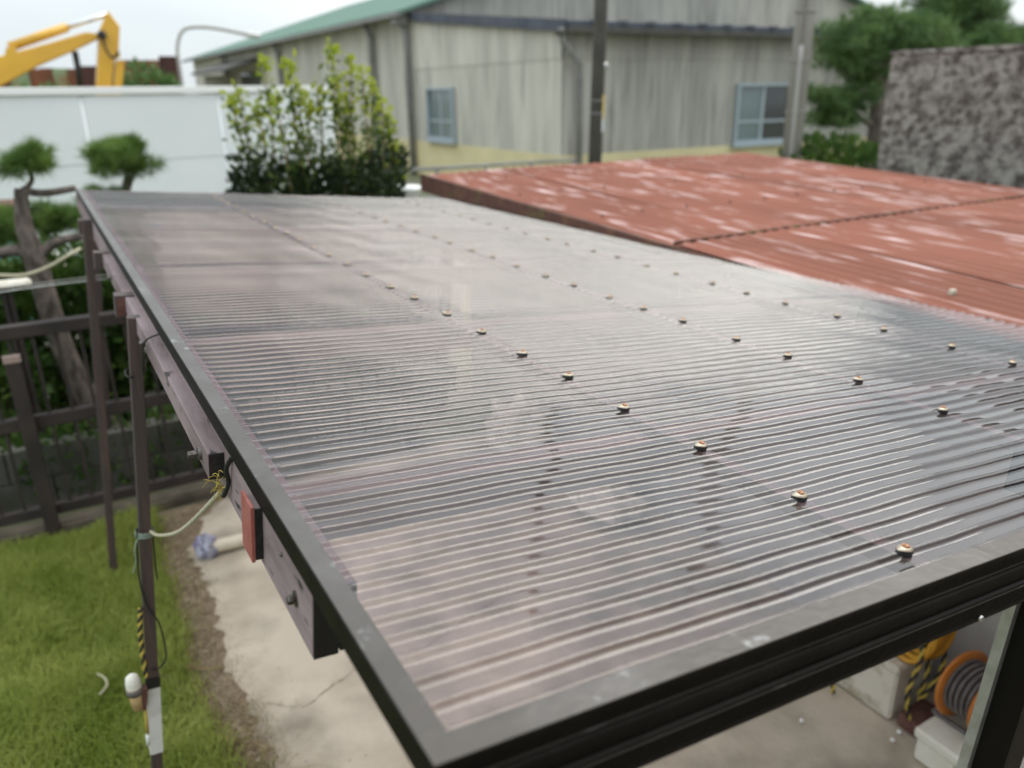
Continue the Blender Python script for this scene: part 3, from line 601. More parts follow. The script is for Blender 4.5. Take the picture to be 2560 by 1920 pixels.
slab('end_fascia', XB + .001, XB + .016, YN, YF + .016, -.004, -.11, M['redfascia'])
slab('roof_board', XA + .02, XB - .02, YN, YF - .02, -.02, -.04, M['wood_dark'])
slab('under_beam', XA - .05, XA + .06, 2.6, YF - .25, -.13, -.19, M['pole_d'])
MB().box((2.62, .5, 0), (2.66, 5.15, H - .83)).build('wall', M['shedwall'], shed)
MB().box((2.6605, 5.11, 0), (5.5, 5.15, H - .72)).build('wall', M['shedwall'], shed)
MB().box((5.46, .5, 0), (5.5, 5.109, H - .83)).build('wall', M['shedwall'], shed)
nl = MB(); nl.ring([(.0001, .010), (.005, .008), (.007, .004), (.007, 0)], (0, 0, 0), (0, 0, 1), 8); me_n = nl.mesh('nail', True); me_n.materials.append(M['nail'])
for yy in (1.35, 2.75, 3.45, 4.25, 5.0):
    for q in range(11):
        x = XA + .12 + q * .31 + random.uniform(-.02, .02)
        if x > XB - .05: continue
        o = bpy.data.objects.new('nail', me_n); COL.objects.link(o); o.parent = shed; o.matrix_parent_inverse = Matrix.Translation(-shed.location)
        o.location = (x, yy + random.uniform(-.015, .015), zr_(yy) + .010 + (.010 if yy < YM else 0))
for (u, v) in ((2380, 738),):
    q = at_z(u, v, zr_(1.35) + .02); MB().ring([(.0001, .022), (.012, .020), (.016, .004), (.016, -.01)], (q[0], q[1], zr_(q[1]) + .012), (0, 0, 1), 12).build('pale_cap', M['ivory'], shed, True)

# ================================================================== WAREHOUSE
WX, WY, GY = 9.41, 14.10, 21.4
def corr(name, a, b, z0, z1, nrm, mt, parent, pitch=.10, amp=.012, ztop=None):
    a, b = np.array(a, float), np.array(b, float); L_ = np.linalg.norm(b - a); n = max(int(L_ / pitch * 4), 2); d = (b - a) / L_; nrm = np.array(nrm, float)
    mb = MB(); vs = []
    for i in range(n + 1):
        s = L_ * i / n; q = a + d * s + nrm * (amp if (i % 4) in (0, 1) else 0); zt = z1 if ztop is None else ztop(q[0], q[1]); vs += [(q[0], q[1], z0), (q[0], q[1], max(zt, z0 + .01))]
    mb.add(vs, [(2 * i, 2 * i + 2, 2 * i + 3, 2 * i + 1) for i in range(n)]); return mb.build(name, mt, parent)
wh = thing('warehouse', (14, 16, 0), 'large stained cream corrugated warehouse with a green gable roof and yellow plinth', 'warehouse')
ZB, ZJ, ZE, ZM, ZEm = H - 1.27, H + .62, H + 1.21, H + 1.86, H + 2.02
XR = 29.6; ZRG = ZEm + .315 * (XR - WX) / 2; XRG = (WX + XR) / 2
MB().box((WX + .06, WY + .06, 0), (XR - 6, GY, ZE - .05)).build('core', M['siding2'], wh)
MB().box((WX - .03, WY - .03, 0), (XR - 6, GY + .5, ZB)).build('plinth', M['plinth'], wh)
MB().box((WX - .03, GY + .501, 0), (WX + .3, 54.2, ZB)).build('plinth', M['plinth'], wh)
rake = lambda x, y: ZE + (ZM - ZE) * (y - WY) / (GY - WY)
y = WY
while y < GY - .05:                         # side wall of the lean-to, sheet by sheet
    y2 = min(y + .912, GY)
    for (za, zb, dz) in ((ZB, ZJ, 0), (ZJ - .04, None, .014)):
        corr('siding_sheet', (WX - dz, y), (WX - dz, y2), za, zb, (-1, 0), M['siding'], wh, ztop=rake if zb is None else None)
    y = y2
x = WX
while x < 21.0:
    x2 = x + .912
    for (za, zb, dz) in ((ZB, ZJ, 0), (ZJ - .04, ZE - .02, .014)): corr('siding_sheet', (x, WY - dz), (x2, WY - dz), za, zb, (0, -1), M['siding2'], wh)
    x = x2
y = GY
while y < 54:
    y2 = min(y + 2.736, 54.1); corr('siding_sheet', (WX, y), (WX, y2), ZB, ZEm, (-1, 0), M['siding'], wh, .15, .014); y = y2
gable = lambda x, y: ZEm + .315 * (min(x, 2 * XRG - x) - WX)
x = WX
while x < XR - .1:
    x2 = min(x + 1.824, XR); corr('gable_sheet', (x, GY), (x2, GY), ZE, 0, (0, -1), M['siding2'], wh, .13, .012, gable); x = x2
# roofs
def roof_slab(name, pts, th, mt): m_ = MB(); m_.prism(pts, (0, 0, th)); return m_.build(name, mt, wh)
nseg = 12
for k in range(nseg):
    ya, yb = GY - .35 + k * (54.6 - GY + .35) / nseg, GY - .35 + (k + 1) * (54.6 - GY + .35) / nseg
    roof_slab('roof_panel', [(WX - .45, ya, ZEm - .1), (XRG, ya, ZRG + .04), (XRG, yb, ZRG + .04), (WX - .45, yb, ZEm - .1)], .10 + .006 * (k % 2), M['greenroof'])
roof_slab('roof_panel', [(XRG + .001, GY - .35, ZRG + .04), (XR + .45, GY - .35, ZEm - .1), (XR + .45, 54.6, ZEm - .1), (XRG + .001, 54.6, ZRG + .04)], .1, M['greenroof'])
roof_slab('gutter', [(WX - .60, GY - .35, ZEm - .16), (WX - .455, GY - .35, ZEm - .16), (WX - .455, 54.6, ZEm - .16), (WX - .60, 54.6, ZEm - .16)], .10, M['pipe_g'])
lt = roof_slab('leanto_roof', [(WX - .12, WY - .30, ZE - .03), (21.4, WY - .30, ZE - .03), (21.4, GY - .02, ZM + .02), (WX - .12, GY - .02, ZM + .02)], .07, M['bluetrim'])
m_ = MB(); m_.prism([(WX - .145, WY - .3, ZE - .16), (WX - .145, GY - .3, ZM - .11), (WX - .145, GY - .3, ZM + .11), (WX - .145, WY - .3, ZE + .06)], (.02, 0, 0)); m_.build('verge', M['bluetrim'], wh)
MB().box((WX - .12, WY - .42, ZE - .17), (21.4, WY - .3005, ZE - .06)).build('gutter', M['pole_d'], wh)
t = MB()
MB().box((WX - .1, WY - .4, ZE - .0595), (21.4, WY - .302, ZE + .01)).build('eave_cap', M['bluetrim'], wh)
for k in range(17):
    x = WX + .4 + k * .7; MB().box((x, WY - .44, ZE - .02), (x + .16, WY - .303, ZE + .055)).build('eave_tile', M['bluetrim'], wh)
# downpipes
def dpipe(pts, r=.06): MB().tube(pts, r, 10).build('downpipe', M['pipe_g'], wh, True)
dpipe([(WX - .30, WY - .36, ZE - .12), (WX - .20, WY - .30, ZE - .35), (WX + .32, WY - .16, ZE - .75), (WX + .35, WY - .12, ZE - 1.0), (WX + .35, WY - .12, 0)], .06)
MB().box((WX - .38, WY - .44, ZE - .24), (WX - .22, WY - .30, ZE - .12)).build('rain_head', M['pole_d'], wh, bevel=.02)
dpipe([(WX - .3, GY + .1, ZEm - .1), (WX - .2, GY + .1, ZEm - .35), (WX - .14, GY + .05, ZEm - .6), (WX - .14, GY + .05, 0)], .085)
MB().box((WX - .5, GY - .12, ZEm - .35), (WX - .15, GY + .25, ZEm - .02)).build('rain_head', M['pipe_g'], wh, bevel=.02)
for yy in (24.1, 34.4, 44.5): dpipe([(WX - .3, yy, ZEm - .1), (WX - .15, yy, ZEm - .5), (WX - .15, yy, 0)], .09)
# windows
def window(o, e, w, z0, z1, nrm, dark=(0, 0)):
    o = np.array(o, float); e = np.array(e, float); nrm = np.array(nrm, float); n3 = np.array([nrm[0], nrm[1], 0]); e3 = np.array([e[0], e[1], 0])
    def bx(name, s0, s1, za, zb, d0, d1, mt, par):
        q = lambda s, d, z: (o[0] + e[0] * s + nrm[0] * d, o[1] + e[1] * s + nrm[1] * d, z)
        return MB().hexa([q(s0, d0, za), q(s1, d0, za), q(s1, d1, za), q(s0, d1, za), q(s0, d0, zb), q(s1, d0, zb), q(s1, d1, zb), q(s0, d1, zb)]).build(name, mt, par)
    f = .055; fr = bx('window', 0, w, z0, z0 + f, .02, .12, M['winframe'], wh)
    bx('frame', 0, w, z1 - f, z1, .02, .12, M['winframe'], fr); bx('frame', 0, f, z0 + f, z1 - f, .02, .118, M['winframe'], fr); bx('frame', w - f, w, z0 + f, z1 - f, .02, .118, M['winframe'], fr)
    bx('sill', -.05, w + .05, z0 - .09, z0 - .001, .02, .16, M['winframe'], fr)
    for k in (0, 1):
        s0 = f + k * (w - 2 * f) / 2; s1 = s0 + (w - 2 * f) / 2; zm = z0 + .36 * (z1 - z0); dd = .03 + .02 * k
        bx('pane', s0, s1, z0 + f, z1 - f, dd, dd + .008, M['glass_d'] if dark[k] else M['glass'], fr)
        bx('mullion', s1 - .03 - .02 * (1 - k), s1 + (.03 if k == 0 else 0), z0 + f, z1 - f, dd + .009, dd + .035, M['winframe'], fr)
        bx('transom', s0, s1 - .051, zm - .025, zm + .025, dd + .009, dd + .03, M['winframe'], fr)
        if k == 0: pass
window((WX, 20.45), (0, -1), 1.55, H - 1.17, H + .10, (-1, 0))
window((14.15, WY), (1, 0), 1.75, H - 1.22, H + .08, (0, -1), (0, 1))
# awning on the long wall
aw = MB(); aw.prism([(WX, 37.5, H + 1.45), (WX - 1.6, 37.5, H + .95), (WX - 1.6, 46, H + .95), (WX, 46, H + 1.45)], (0, 0, .12)); aw.build('awning', M['pole_d'], wh)
MB().box((WX - .06, 38.2, 0), (WX - .02, 41.8, H + .95)).build('doorway', M['glass_d'], wh)
MB().box((WX - 1.45, 43.5, 0), (WX - .1, 43.6, H + .9)).build('screen_wall', M['siding'], wh)
# railing in front of the warehouse
rg = thing('railing', (7.0, 12, 0), 'thin grey metal railing in front of the yellow plinth', 'railing')
ra_, rb_ = np.array([5.1, 13.0]), np.array([8.9, 12.9])
for zz in (H - 1.25, H - 1.75): MB().tube([(*ra_, zz), (*rb_, zz)], .03, 8).build('rail', M['pipe_g'], rg, True)
for k in range(5): q = ra_ + (rb_ - ra_) * k / 4; MB().tube([(*q, 0), (*q, H - 1.25)], .03, 8).build('post', M['pipe_g'], rg, True)

# ================================================================== UTILITY POLES
def pole(top_px, bot_px, y, r0, r1, mt, label):
    a, b = at_y(*top_px, y), at_y(*bot_px, y); d = (a - b) / (a[2] - b[2]); base = b - d * b[2]; top = b + d * (7.5 - b[2])
    o = thing('utility_pole', base, label, 'utility pole', None); MB().tube([base, base + (top - base) * .5, top], [r0, (r0 + r1) / 2, r1], 20).build('shaft', mt, o, True)
    return o, (lambda z: b + d * (z - b[2]))
p1_, f1 = pole((1503, 0), (1487, 400), 8.0, .083, .07, M['pole_d'], 'dark weathered utility pole with yellow and white plates before the warehouse')
for v, h_, mt in ((268, .27, 'plate_y'), (305, .22, 'plate_w')):
    z = at_y(1500, v, 8)[2]; q = f1(z); t = MB()
    for k in range(7):
        a0, a1 = R(-72 + k * 11), R(-72 + (k + 1) * 11); rr_ = .088
        t.hexa([(q[0] + math.cos(a) * r3, q[1] + math.sin(a) * r3, zz) for zz in (z - h_ / 2, z + h_ / 2) for a, r3 in ((a0, rr_ - .012), (a1, rr_ - .012), (a1, rr_), (a0, rr_))])
    t.build('plate', M[mt], p1_)
for v in (252, 284):
    z = at_y(1490, v, 8)[2]; MB().ring([(.078, -.012), (.087, -.012), (.087, .012), (.078, .012)], f1(z), (0, 0, 1), 20).build('band', M['cable'], p1_, True)
z = at_y(1500, 165, 8)[2]; q = f1(z); MB().ring([(.0001, .03), (.03, .025), (.04, 0)], q + np.array([.055, -.055, 0]), (.6, -.8, 0), 12).build('bolt_cap', M['alu'], p1_, True)
p2_, f2 = pole((2017, 0), (1978, 390), 8.6, .145, .12, M['pole_c'], 'grey concrete utility pole with a conduit beside the pine tree')
cq = [f2(z) + np.array([-.13, -.10, 0]) for z in (0, H - .2, H + .35, H + .55)]
MB().tube(cq, .03, 10).build('conduit', M['pole_l'], p2_, True); MB().tube([f2(H + .55) + np.array([-.13, -.10, 0]), f2(7.3) + np.array([-.10, -.08, 0])], .02, 8).build('conduit', M['pole_l'], p2_, True)
for z in (H + .35, H - .35, H + 1.0): MB().ring([(.146, -.012), (.156, -.012), (.156, .012), (.146, .012)], f2(z), (0, 0, 1), 20).build('band', M['pole_c'], p2_, True)

# ================================================================== FOLIAGE BUILDERS
def tufts(centres, dirs, nn, ln, wd, g, spread=.8):
    n = len(centres); c = np.repeat(centres, nn, 0); d = np.repeat(dirs, nn, 0) + g.normal(0, spread, (n * nn, 3)); d /= np.linalg.norm(d, axis=1, keepdims=True)
    l = g.uniform(.6, 1.1, (n * nn, 1)) * ln; s = np.cross(d, g.normal(0, 1, (n * nn, 3))); s /= np.linalg.norm(s, axis=1, keepdims=True) + 1e-9
    v = np.concatenate([c - s * wd / 2, c + s * wd / 2, c + d * l]); i = np.arange(n * nn); return v, np.stack([i, i + n * nn, i + 2 * n * nn], 1)
def pad(c, r, n, g, flat=.75):              # points in an ellipsoidal shell, denser on the upper side
    p = g.normal(0, 1, (n, 3)); p /= np.linalg.norm(p, axis=1, keepdims=True); rad = g.uniform(.08, 1.0, (n, 1)) ** .5; q = p * rad
    lump = 1 + .20 * np.sin(p[:, :1] * 6 + c[0] * 3) * np.sin(p[:, 1:2] * 5 + c[2] * 5) + .10 * np.sin(p[:, 2:3] * 8 + p[:, :1] * 5)
    d = p + np.array([0, 0, .6]); d /= np.linalg.norm(d, axis=1, keepdims=True); return np.array(c) + q * np.array(r) * lump, d
def joinvf(lst):
    vs, fs, b = [], [], 0
    for v, f in lst: vs.append(v); fs.append(f + b); b += len(v)
    return np.concatenate(vs), np.concatenate(fs)
def leaves(pts, dirs, size, g, asp=.45):
    n = len(pts); d = dirs + g.normal(0, .55, (n, 3)); d /= np.linalg.norm(d, axis=1, keepdims=True); s = np.cross(d, g.normal(0, 1, (n, 3))); s /= np.linalg.norm(s, axis=1, keepdims=True) + 1e-9
    l = g.uniform(.6, 1.25, (n, 1)) * size; nrm = np.cross(d, s)
    a = pts; b1 = pts + d * l * .5 + s * l * asp * .5 + nrm * l * .06; b2 = pts + d * l * .5 - s * l * asp * .5 + nrm * l * .06; e = pts + d * l
    v = np.concatenate([a, b1, e, b2]); i = np.arange(n); return v, np.stack([i, i + n, i + 2 * n, i + 3 * n], 1)

# left pines
g = np.random.default_rng(11)
def pine(name, base, label, trunk, branches, pads, mt, nn=14, ln=.085, wd=.004, dens=1300, group=None):
    o = thing(name, base, label, 'pine tree', group)
    t = MB(); pts = smooth_path([p for p, r in trunk], 24); rs = np.interp(np.linspace(0, len(trunk) - 1, 25), range(len(trunk)), [r for p, r in trunk]); t.tube(pts, list(rs), 10); t.build('trunk', M['bark'], o, True)
    for bl in branches:
        t = MB(); pts = smooth_path([p for p, r in bl], 12); rs = np.interp(np.linspace(0, len(bl) - 1, 13), range(len(bl)), [r for p, r in bl]); t.tube(pts, list(rs), 7); t.build('branch', M['bark'], o, True)
    for (c, r) in pads:
        n = max(int(dens * (r[0] * r[1] + r[0] * r[2]) * 12), 60); ms = 26 if wd > .008 else 20; ps, ds = [], []
        cc, _ = pad(c, r, ms, g)            # each pad is a cluster of ragged tufts round twig ends
        for q in cc:
            rr_ = np.array(r) * g.uniform(.26, .48) * np.array([1, 1, .9]); p, d = pad(q, rr_, max(n // ms, 8), g); ps.append(p); ds.append(d)
        p = np.concatenate(ps); d = np.concatenate(ds); v, f = tufts(p, d, nn, ln, wd, g)
        link('needle_pad', fast_mesh('needle_pad', v, f), mt, o)
    return o
Y1 = 5.4
A = lambda u, v, y=Y1: tuple(at_y(u, v, y))
pine('pine_tree', (.16, Y1, 0), 'leaning cloud-pruned pine with a small round needle head on a twisted trunk',
     [((.16, Y1, 0), .085), (A(225, 1010), .075), (A(150, 850), .062), (A(88, 650), .062), (A(60, 560), .045), (A(52, 472), .034)],
     [[(A(52, 475), .022), (A(110, 483), .022), (A(190, 470), .018)], [(A(55, 480), .018), (A(80, 450), .013), (A(68, 415), .01)], [(A(88, 650), .035), (A(40, 625), .034), (A(-60, 650), .03)], [(A(88, 650), .035), (A(140, 605), .028), (A(240, 585), .02)]],
     [(A(64, 402), (.13, .13, .085)), (A(40, 555, 5.75), (.17, .12, .085)), (A(150, 545, 5.8), (.15, .12, .10)), (A(-50, 575, 5.6), (.17, .15, .085))], M['needle'])
Y2 = 6.3
B_ = lambda u, v, y=Y2: tuple(at_y(u, v, y))
pine('pine_tree', (.62, Y2, 0), 'young pine with a large round needle head rising behind the plastic roof',
     [((.62, Y2, 0), .06), (B_(335, 700), .05), (B_(310, 520), .035), (B_(325, 440), .03)], [[(B_(312, 520), .02), (B_(270, 495), .015)]],
     [(B_(305, 402), (.205, .19, .14)), (B_(260, 500), (.13, .13, .07))], M['needle'])
def hedge(name, label, cat, c, r, n, size, mt, seed, box=True, kind=None):
    g2 = np.random.default_rng(seed); p = g2.uniform(-1, 1, (n, 3)); 
    if not box: p = p / np.linalg.norm(p, axis=1, keepdims=True) * g2.uniform(.5, 1, (n, 1)) ** .5
    lump = 1 + .15 * np.sin(p[:, :1] * 4 + seed) * np.cos(p[:, 1:2] * 3 + p[:, 2:3] * 4)
    q = np.array(c) + p * np.array(r) * lump; q[:, 2] = np.maximum(q[:, 2], .02); d = p + np.array([0, 0, .4]); v, f = leaves(q, d, size, g2, .6)
    o = thing(name, (c[0], c[1], 0), label, cat); link('foliage', fast_mesh('foliage', v, f), mt, o)
    t = MB()
    for k in range(5): x = c[0] + r[0] * g2.uniform(-.6, .6); y = c[1] + r[1] * g2.uniform(-.5, .5); t.tube([(x, y, 0), (x + .03, y, c[2] * .6), (x, y + .03, c[2])], .02, 5)
    t.build('stem', M['bark'], o); return o
hedge('hedge', 'dark green hedge growing behind the brown garden fence', 'hedge', (.2, 6.0, .6), (1.7, .40, .62), 22000, .09, M['leaf_m'], 21)
hedge('shrub', 'low leafy plant at the foot of the brown garden fence', 'shrub', (.05, 4.95, .22), (.75, .22, .25), 1200, .06, M['leaf_m'], 22, False)
hedge('shrub', 'dark bushy shrub behind the fence under the pine', 'shrub', (-.75, 5.5, .5), (.6, .35, .55), 4000, .07, M['leaf_m'], 23, False)

# tall shrub with yellow tips, many upright stems, plus a dark hedge at its foot
g = np.random.default_rng(31)
sh = thing('tall_shrub', (1.9, 6.2, 0), 'tall loose shrub with tan stems and bright yellow-green young tips', 'shrub')
stems = [(595, 225), (640, 265), (690, 240), (745, 215), (720, 160), (790, 200), (828, 115), (840, 190), (875, 150), (905, 175), (930, 215), (955, 245), (975, 300), (990, 360), (660, 150), (860, 250), (770, 260), (575, 250)]
young, old = [], []; stm = MB()
for (u, v) in stems:
    yy = 6.2 + g.uniform(-.22, .22); top = at_y(u, v, yy); bu = 640 + (u - 570) * .78 + g.normal(0, 14); b = at_y(bu, 520, yy); base = np.array([b[0], yy, 0.])
    path = smooth_path([base, (base * .45 + top * .55) + [g.normal(0, .03), 0, 0], top], 10); stm.tube(path, [float(x) for x in np.linspace(.014, .004, 11)], 6)
    hgt = top[2]
    for q in range(int(170)):
        w = g.uniform(.50, 1.0); k = w * 10; i = min(int(k), 9); p = np.array(path[i].lerp(path[i + 1], k - i)); sp = .088 * (1 - .65 * max(w - .6, 0) / .4)
        p = p + g.normal(0, sp * .6, 3); d = np.array([g.normal(0, .7), g.normal(0, .7), g.uniform(.1, 1)])
        (young if (w > .90 and g.uniform() < .8) or (w > .78 and g.uniform() < .28) else old).append((p, d))
stm.build('stems', M['cane'], sh, True)
for nm, lst, mt, sz in (('leaves', old, M['leaf'], .062), ('young_leaves', young, M['leaf_y'], .068)):
    v, f = leaves(np.array([p for p, d in lst]), np.array([d for p, d in lst]), sz, g, .5); link(nm, fast_mesh(nm, v, f), mt, sh)
hedge('hedge', 'dark dense hedge at the foot of the tall yellow-tipped shrub', 'hedge', (1.90, 6.22, .85), (.62, .34, .84), 12000, .065, M['leaf_d'], 33)

# right pines
g = np.random.default_rng(41)
Y3 = 9.0
D = lambda u, v, y=Y3: tuple(at_y(u, v, y))
pine('pine_tree', (12.42, Y3, 0), 'big dark pine with layered needle pads in front of the warehouse wall',
     [((12.42, Y3, 0), .16), (D(2188, 340), .13), (D(2195, 250), .11), (D(2215, 160), .09), (D(2220, 100), .06)],
     [[(D(2190, 320), .06), (D(2140, 290), .045), (D(2075, 280), .03)], [(D(2200, 200), .06), (D(2140, 180), .04), (D(2090, 170), .03)], [(D(2215, 150), .05), (D(2290, 120), .03)]],
     [(D(2190, 70), (.62, .5, .26)), (D(2110, 100), (.50, .5, .24)), (D(2285, 78), (.62, .6, .27)), (D(2105, 152), (.42, .45, .17)), (D(2055, 238), (.40, .45, .19)), (D(2130, 240), (.45, .45, .19)), (D(2080, 296), (.46, .4, .14)), (D(2185, 130), (.45, .4, .16)), (D(2270, 125), (.6, .5, .17)), (D(2330, 110), (.5, .5, .24)), (D(2215, 70), (.6, .5, .26)), (D(2160, 190), (.4, .4, .15)), (D(2100, 268), (.5, .4, .17))],
     M['needle_d'], 12, .17, .012, 80)
Y4 = 12.5
E_ = lambda u, v, y=Y4: tuple(at_y(u, v, y))
pine('pine_tree', (19.6, Y4, 0), 'dark pine with an open crown rising above the mottled stone wall',
     [((19.6, Y4, 0), .18), (E_(2392, 160), .14), (E_(2395, 90), .1), (E_(2405, 30), .06)], [[(E_(2395, 70), .06), (E_(2440, 50), .03)]],
     [(E_(2400, 20), (1.15, .9, .42)), (E_(2350, 45), (.6, .6, .3)), (E_(2450, 55), (.7, .6, .3)), (E_(2410, -15), (1.0, .8, .4))], M['needle_d'], 12, .2, .014, 60)
pine('pine_tree', (21.3, 11.6, 0), 'low spreading pine showing just above the mottled stone wall',
     [((21.3, 11.6, 0), .15), (E_(2510, 200, 11.6), .1), (E_(2510, 120, 11.6), .06)], [],
     [(E_(2440, 105, 11.6), (.9, .8, .3)), (E_(2520, 95, 11.6), (1.0, .8, .35)), (E_(2590, 95, 11.6), (.9, .8, .3))], M['needle_d'], 12, .2, .014, 60)
q = at_y(2110, 385, 8.4); hedge('shrub', 'low dark bush under the big pine beside the concrete pole', 'shrub', (q[0], 8.5, .72), (1.35, .6, .76), 3600, .13, M['leaf_m'], 44, False)

# ================================================================== STONE WALL (right)
sw = thing('stone_wall', (6.6, 3, 0), 'rough mottled grey stone wall behind the red roof', 'wall')
ys_ = np.linspace(4.66, -1.5, 150); zs_ = np.linspace(0, 2.46, 70); gy, gz = np.meshgrid(ys_, zs_, indexing='ij')
def lum(y, z): return .018 * np.sin(y * 23 + 2 * np.sin(z * 17)) * np.sin(z * 29 + 1.5 * np.sin(y * 13)) + .012 * np.sin(y * 51 + z * 37)
gx = 6.5 + lum(gy, gz) + rng.normal(0, .005, gy.shape)
P = np.stack([gx, gy, gz + .015 * np.sin(gy * 9) * (gz > 2.4)], -1).reshape(-1, 3); i, j = np.meshgrid(np.arange(149), np.arange(69), indexing='ij'); a = (i * 70 + j).ravel()
link('rough_face', fast_mesh('rough_face', P, np.stack([a, a + 70, a + 71, a + 1], 1)), M['stone'], sw)
MB().box((6.49, -1.5, 0), (6.86, 4.672, 2.44)).build('core', M['stone'], sw)
MB().box((6.47, -1.5, 2.441), (6.88, 4.68, 2.475)).build('coping', M['stone'], sw)

# ================================================================== WHITE PANEL FENCE (left)
wf = thing('panel_fence', (1, 9.2, 0), 'tall white steel panel fence with a rounded cap across the back', 'fence')
an = R(13); fd = np.array([math.cos(an), math.sin(an)]); f0 = np.array([.50, 9.11]); fn = np.array([math.sin(an), -math.cos(an)])
def fp(s, d, z): q = f0 + fd * s + fn * d; return (q[0], q[1], z)
def fbox(name, s0, s1, d0, d1, z0, z1, mt): return MB().hexa([fp(s0, d0, z0), fp(s1, d0, z0), fp(s1, d1, z0), fp(s0, d1, z0), fp(s0, d0, z1), fp(s1, d0, z1), fp(s1, d1, z1), fp(s0, d1, z1)]).build(name, mt, wf, bevel=.004)
PW = 1.37
for k in range(-4, 2):
    s0, s1 = k * PW + .020, (k + 1) * PW - .020
    fbox('panel', s0, s1, -.015, .015, .05, 1.575, M['white']); fbox('panel', s0, s1, -.012, .02, 1.577, 2.215, M['white'])
for k in range(-4, 3): MB().tube([fp(k * PW, .0, 0), fp(k * PW, .0, 2.22)], .021, 12).build('post', M['white'], wf, True)
fbox('cap_rail', -4 * PW, 2 * PW, -.05, .045, 2.222, 2.29, M['white2'])
# ================================================================== EXCAVATOR
ex = thing('excavator', (-1.2, 16, 0), 'yellow excavator with its raised boom showing above the white fence', 'excavator')
Z_ = lambda u, v: Vector(at_y(u, v, 16.0))
bo = MB(); bo.prism([Z_(-260, 300), Z_(-170, 215), Z_(0, 140), Z_(120, 108), Z_(215, 80), Z_(252, 84), (Z_(250, 96)), Z_(190, 125), Z_(95, 165), Z_(0, 216), Z_(-120, 330), Z_(-235, 380)], (0, .34, 0)); bo.build('boom', M['yellow'], ex, bevel=.015)
sk = MB(); sk.prism([Z_(270, 26), Z_(300, 66), Z_(297, 128), Z_(303, 142), Z_(286, 150), Z_(270, 320), Z_(236, 320), Z_(247, 100), Z_(250, 72)], (0, .30, 0)); sko = sk.build('stick', M['yellow'], ex, bevel=.015)
MB().prism([Z_(290, 150), Z_(312, 152), Z_(296, 310), Z_(276, 310)], (0, .2, 0)).build('bucket_cylinder', M['yellow'], ex)
of = Vector((0, .12, 0))
MB().tube([Z_(22, 117) + of, Z_(168, 67) + of], .075, 12).build('cylinder', M['yellow'], ex, True); MB().tube([Z_(168, 67) + of, Z_(268, 34) + of], .04, 10).build('cylinder_rod', M['chrome'], ex, True)
MB().prism([Z_(14, 120), Z_(40, 113), Z_(42, 132), Z_(12, 140)], (0, .3, 0)).build('cylinder_mount', M['yellow'], ex)
MB().tube([Z_(254, 88) - of, Z_(254, 88) + Vector((0, .42, 0))], .07, 12).build('pivot_pin', M['black'], ex, True)
MB().tube(smooth_path([Z_(252, 80) - of, Z_(262, 120) - of, Z_(280, 145) - of, Z_(296, 130) - of]), .02, 6).build('hydraulic_hose', M['black'], ex, True)
MB().tube([Z_(188, 128) + of, Z_(196, 170) + of, Z_(202, 215) + of], .05, 8).build('strut', M['black'], ex, True)
b_ = Z_(-250, 340)
MB().box((b_.x - 2.6, 15.2, .95), (b_.x + .2, 17.4, 1.75)).build('house', M['yellow'], ex, bevel=.05)
MB().box((b_.x - .9, 15.2, 1.751), (b_.x + .15, 16.0, 1.98)).build('cab', M['glass_d'], ex, bevel=.04)
for yy in (14.95, 16.95):
    t = MB(); xs0, xs1 = b_.x - 2.6, b_.x + .5; t.prism([(xs0 + .35, yy, 0), (xs1 - .35, yy, 0), (xs1, yy, .3), (xs1, yy, .5), (xs1 - .35, yy, .8), (xs0 + .35, yy, .8), (xs0, yy, .5), (xs0, yy, .3)], (0, .5, 0)); t.build('track', M['black'], ex)
MB().box((b_.x - 1.9, 15.451, .3), (b_.x - .2, 16.949, .949)).build('undercarriage', M['black'], ex)
MB().prism([Z_(232, 320), Z_(300, 318), Z_(330, 380), Z_(280, 430), Z_(225, 400)], (0, .8, 0)).build('bucket', M['black'], ex)
# ================================================================== RUSTY SHEETS, BUSHES, LAMP
rs_ = thing('sheet_fence', (2, 26, 0), 'patchwork fence of rusty brown and green metal sheets behind the excavator', 'fence')
us = [-160, -100, -40, 20, 70, 100, 130, 165, 200, 232, 262, 300, 345, 395, 440]
tp_ = [172, 170, 172, 170, 172, 170, 171, 172, 165, 165, 158, 150, 150, 140]
cm = ['rust', 'rust_g', 'rust', 'rust_g', 'rust', 'rust', 'rust_g', 'rust', 'rust_d', 'rust_d', 'rust_d', 'rust', 'rust', 'rust_d']
for k in range(14):
    a, b = at_y(us[k], tp_[k], 26), at_y(us[k + 1], tp_[k], 26); corr('rusty_sheet', (a[0], 26), (b[0] + .05, 26 + .03 * (k % 2)), 0, a[2], (0, -1), M[cm[k]], rs_, .12, .03)
hedge('bush', 'dark green bush beside the rusty sheet fence', 'bush', (3.05, 24.0, 1.5), (.75, .6, 1.55), 1500, .2, M['needle_d'], 51, False)
hedge('bush', 'low green bush below the excavator boom', 'bush', (.2, 22.0, 1.2), (1.5, .6, 1.3), 1500, .2, M['needle_d'], 52, False)
la = thing('street_lamp', at_y(443, 130, 20) * [1, 1, 0], 'thin grey lamp post with a long curved arm beyond the fence', 'street lamp')
L_ = lambda u, v: at_y(u, v, 20)
MB().tube([L_(443, 130) * [1, 1, 0], L_(443, 130)] + [tuple(p) for p in smooth_path([L_(443, 130), L_(446, 100), L_(458, 76), L_(485, 68), L_(540, 71), L_(620, 87)], 24)][1:], .036, 8).build('pole', M['pole_l'], la, True)
MB().bar(L_(612, 85), L_(650, 92), .16, .1).build('lamp_head', M['alu'], la, bevel=.02)
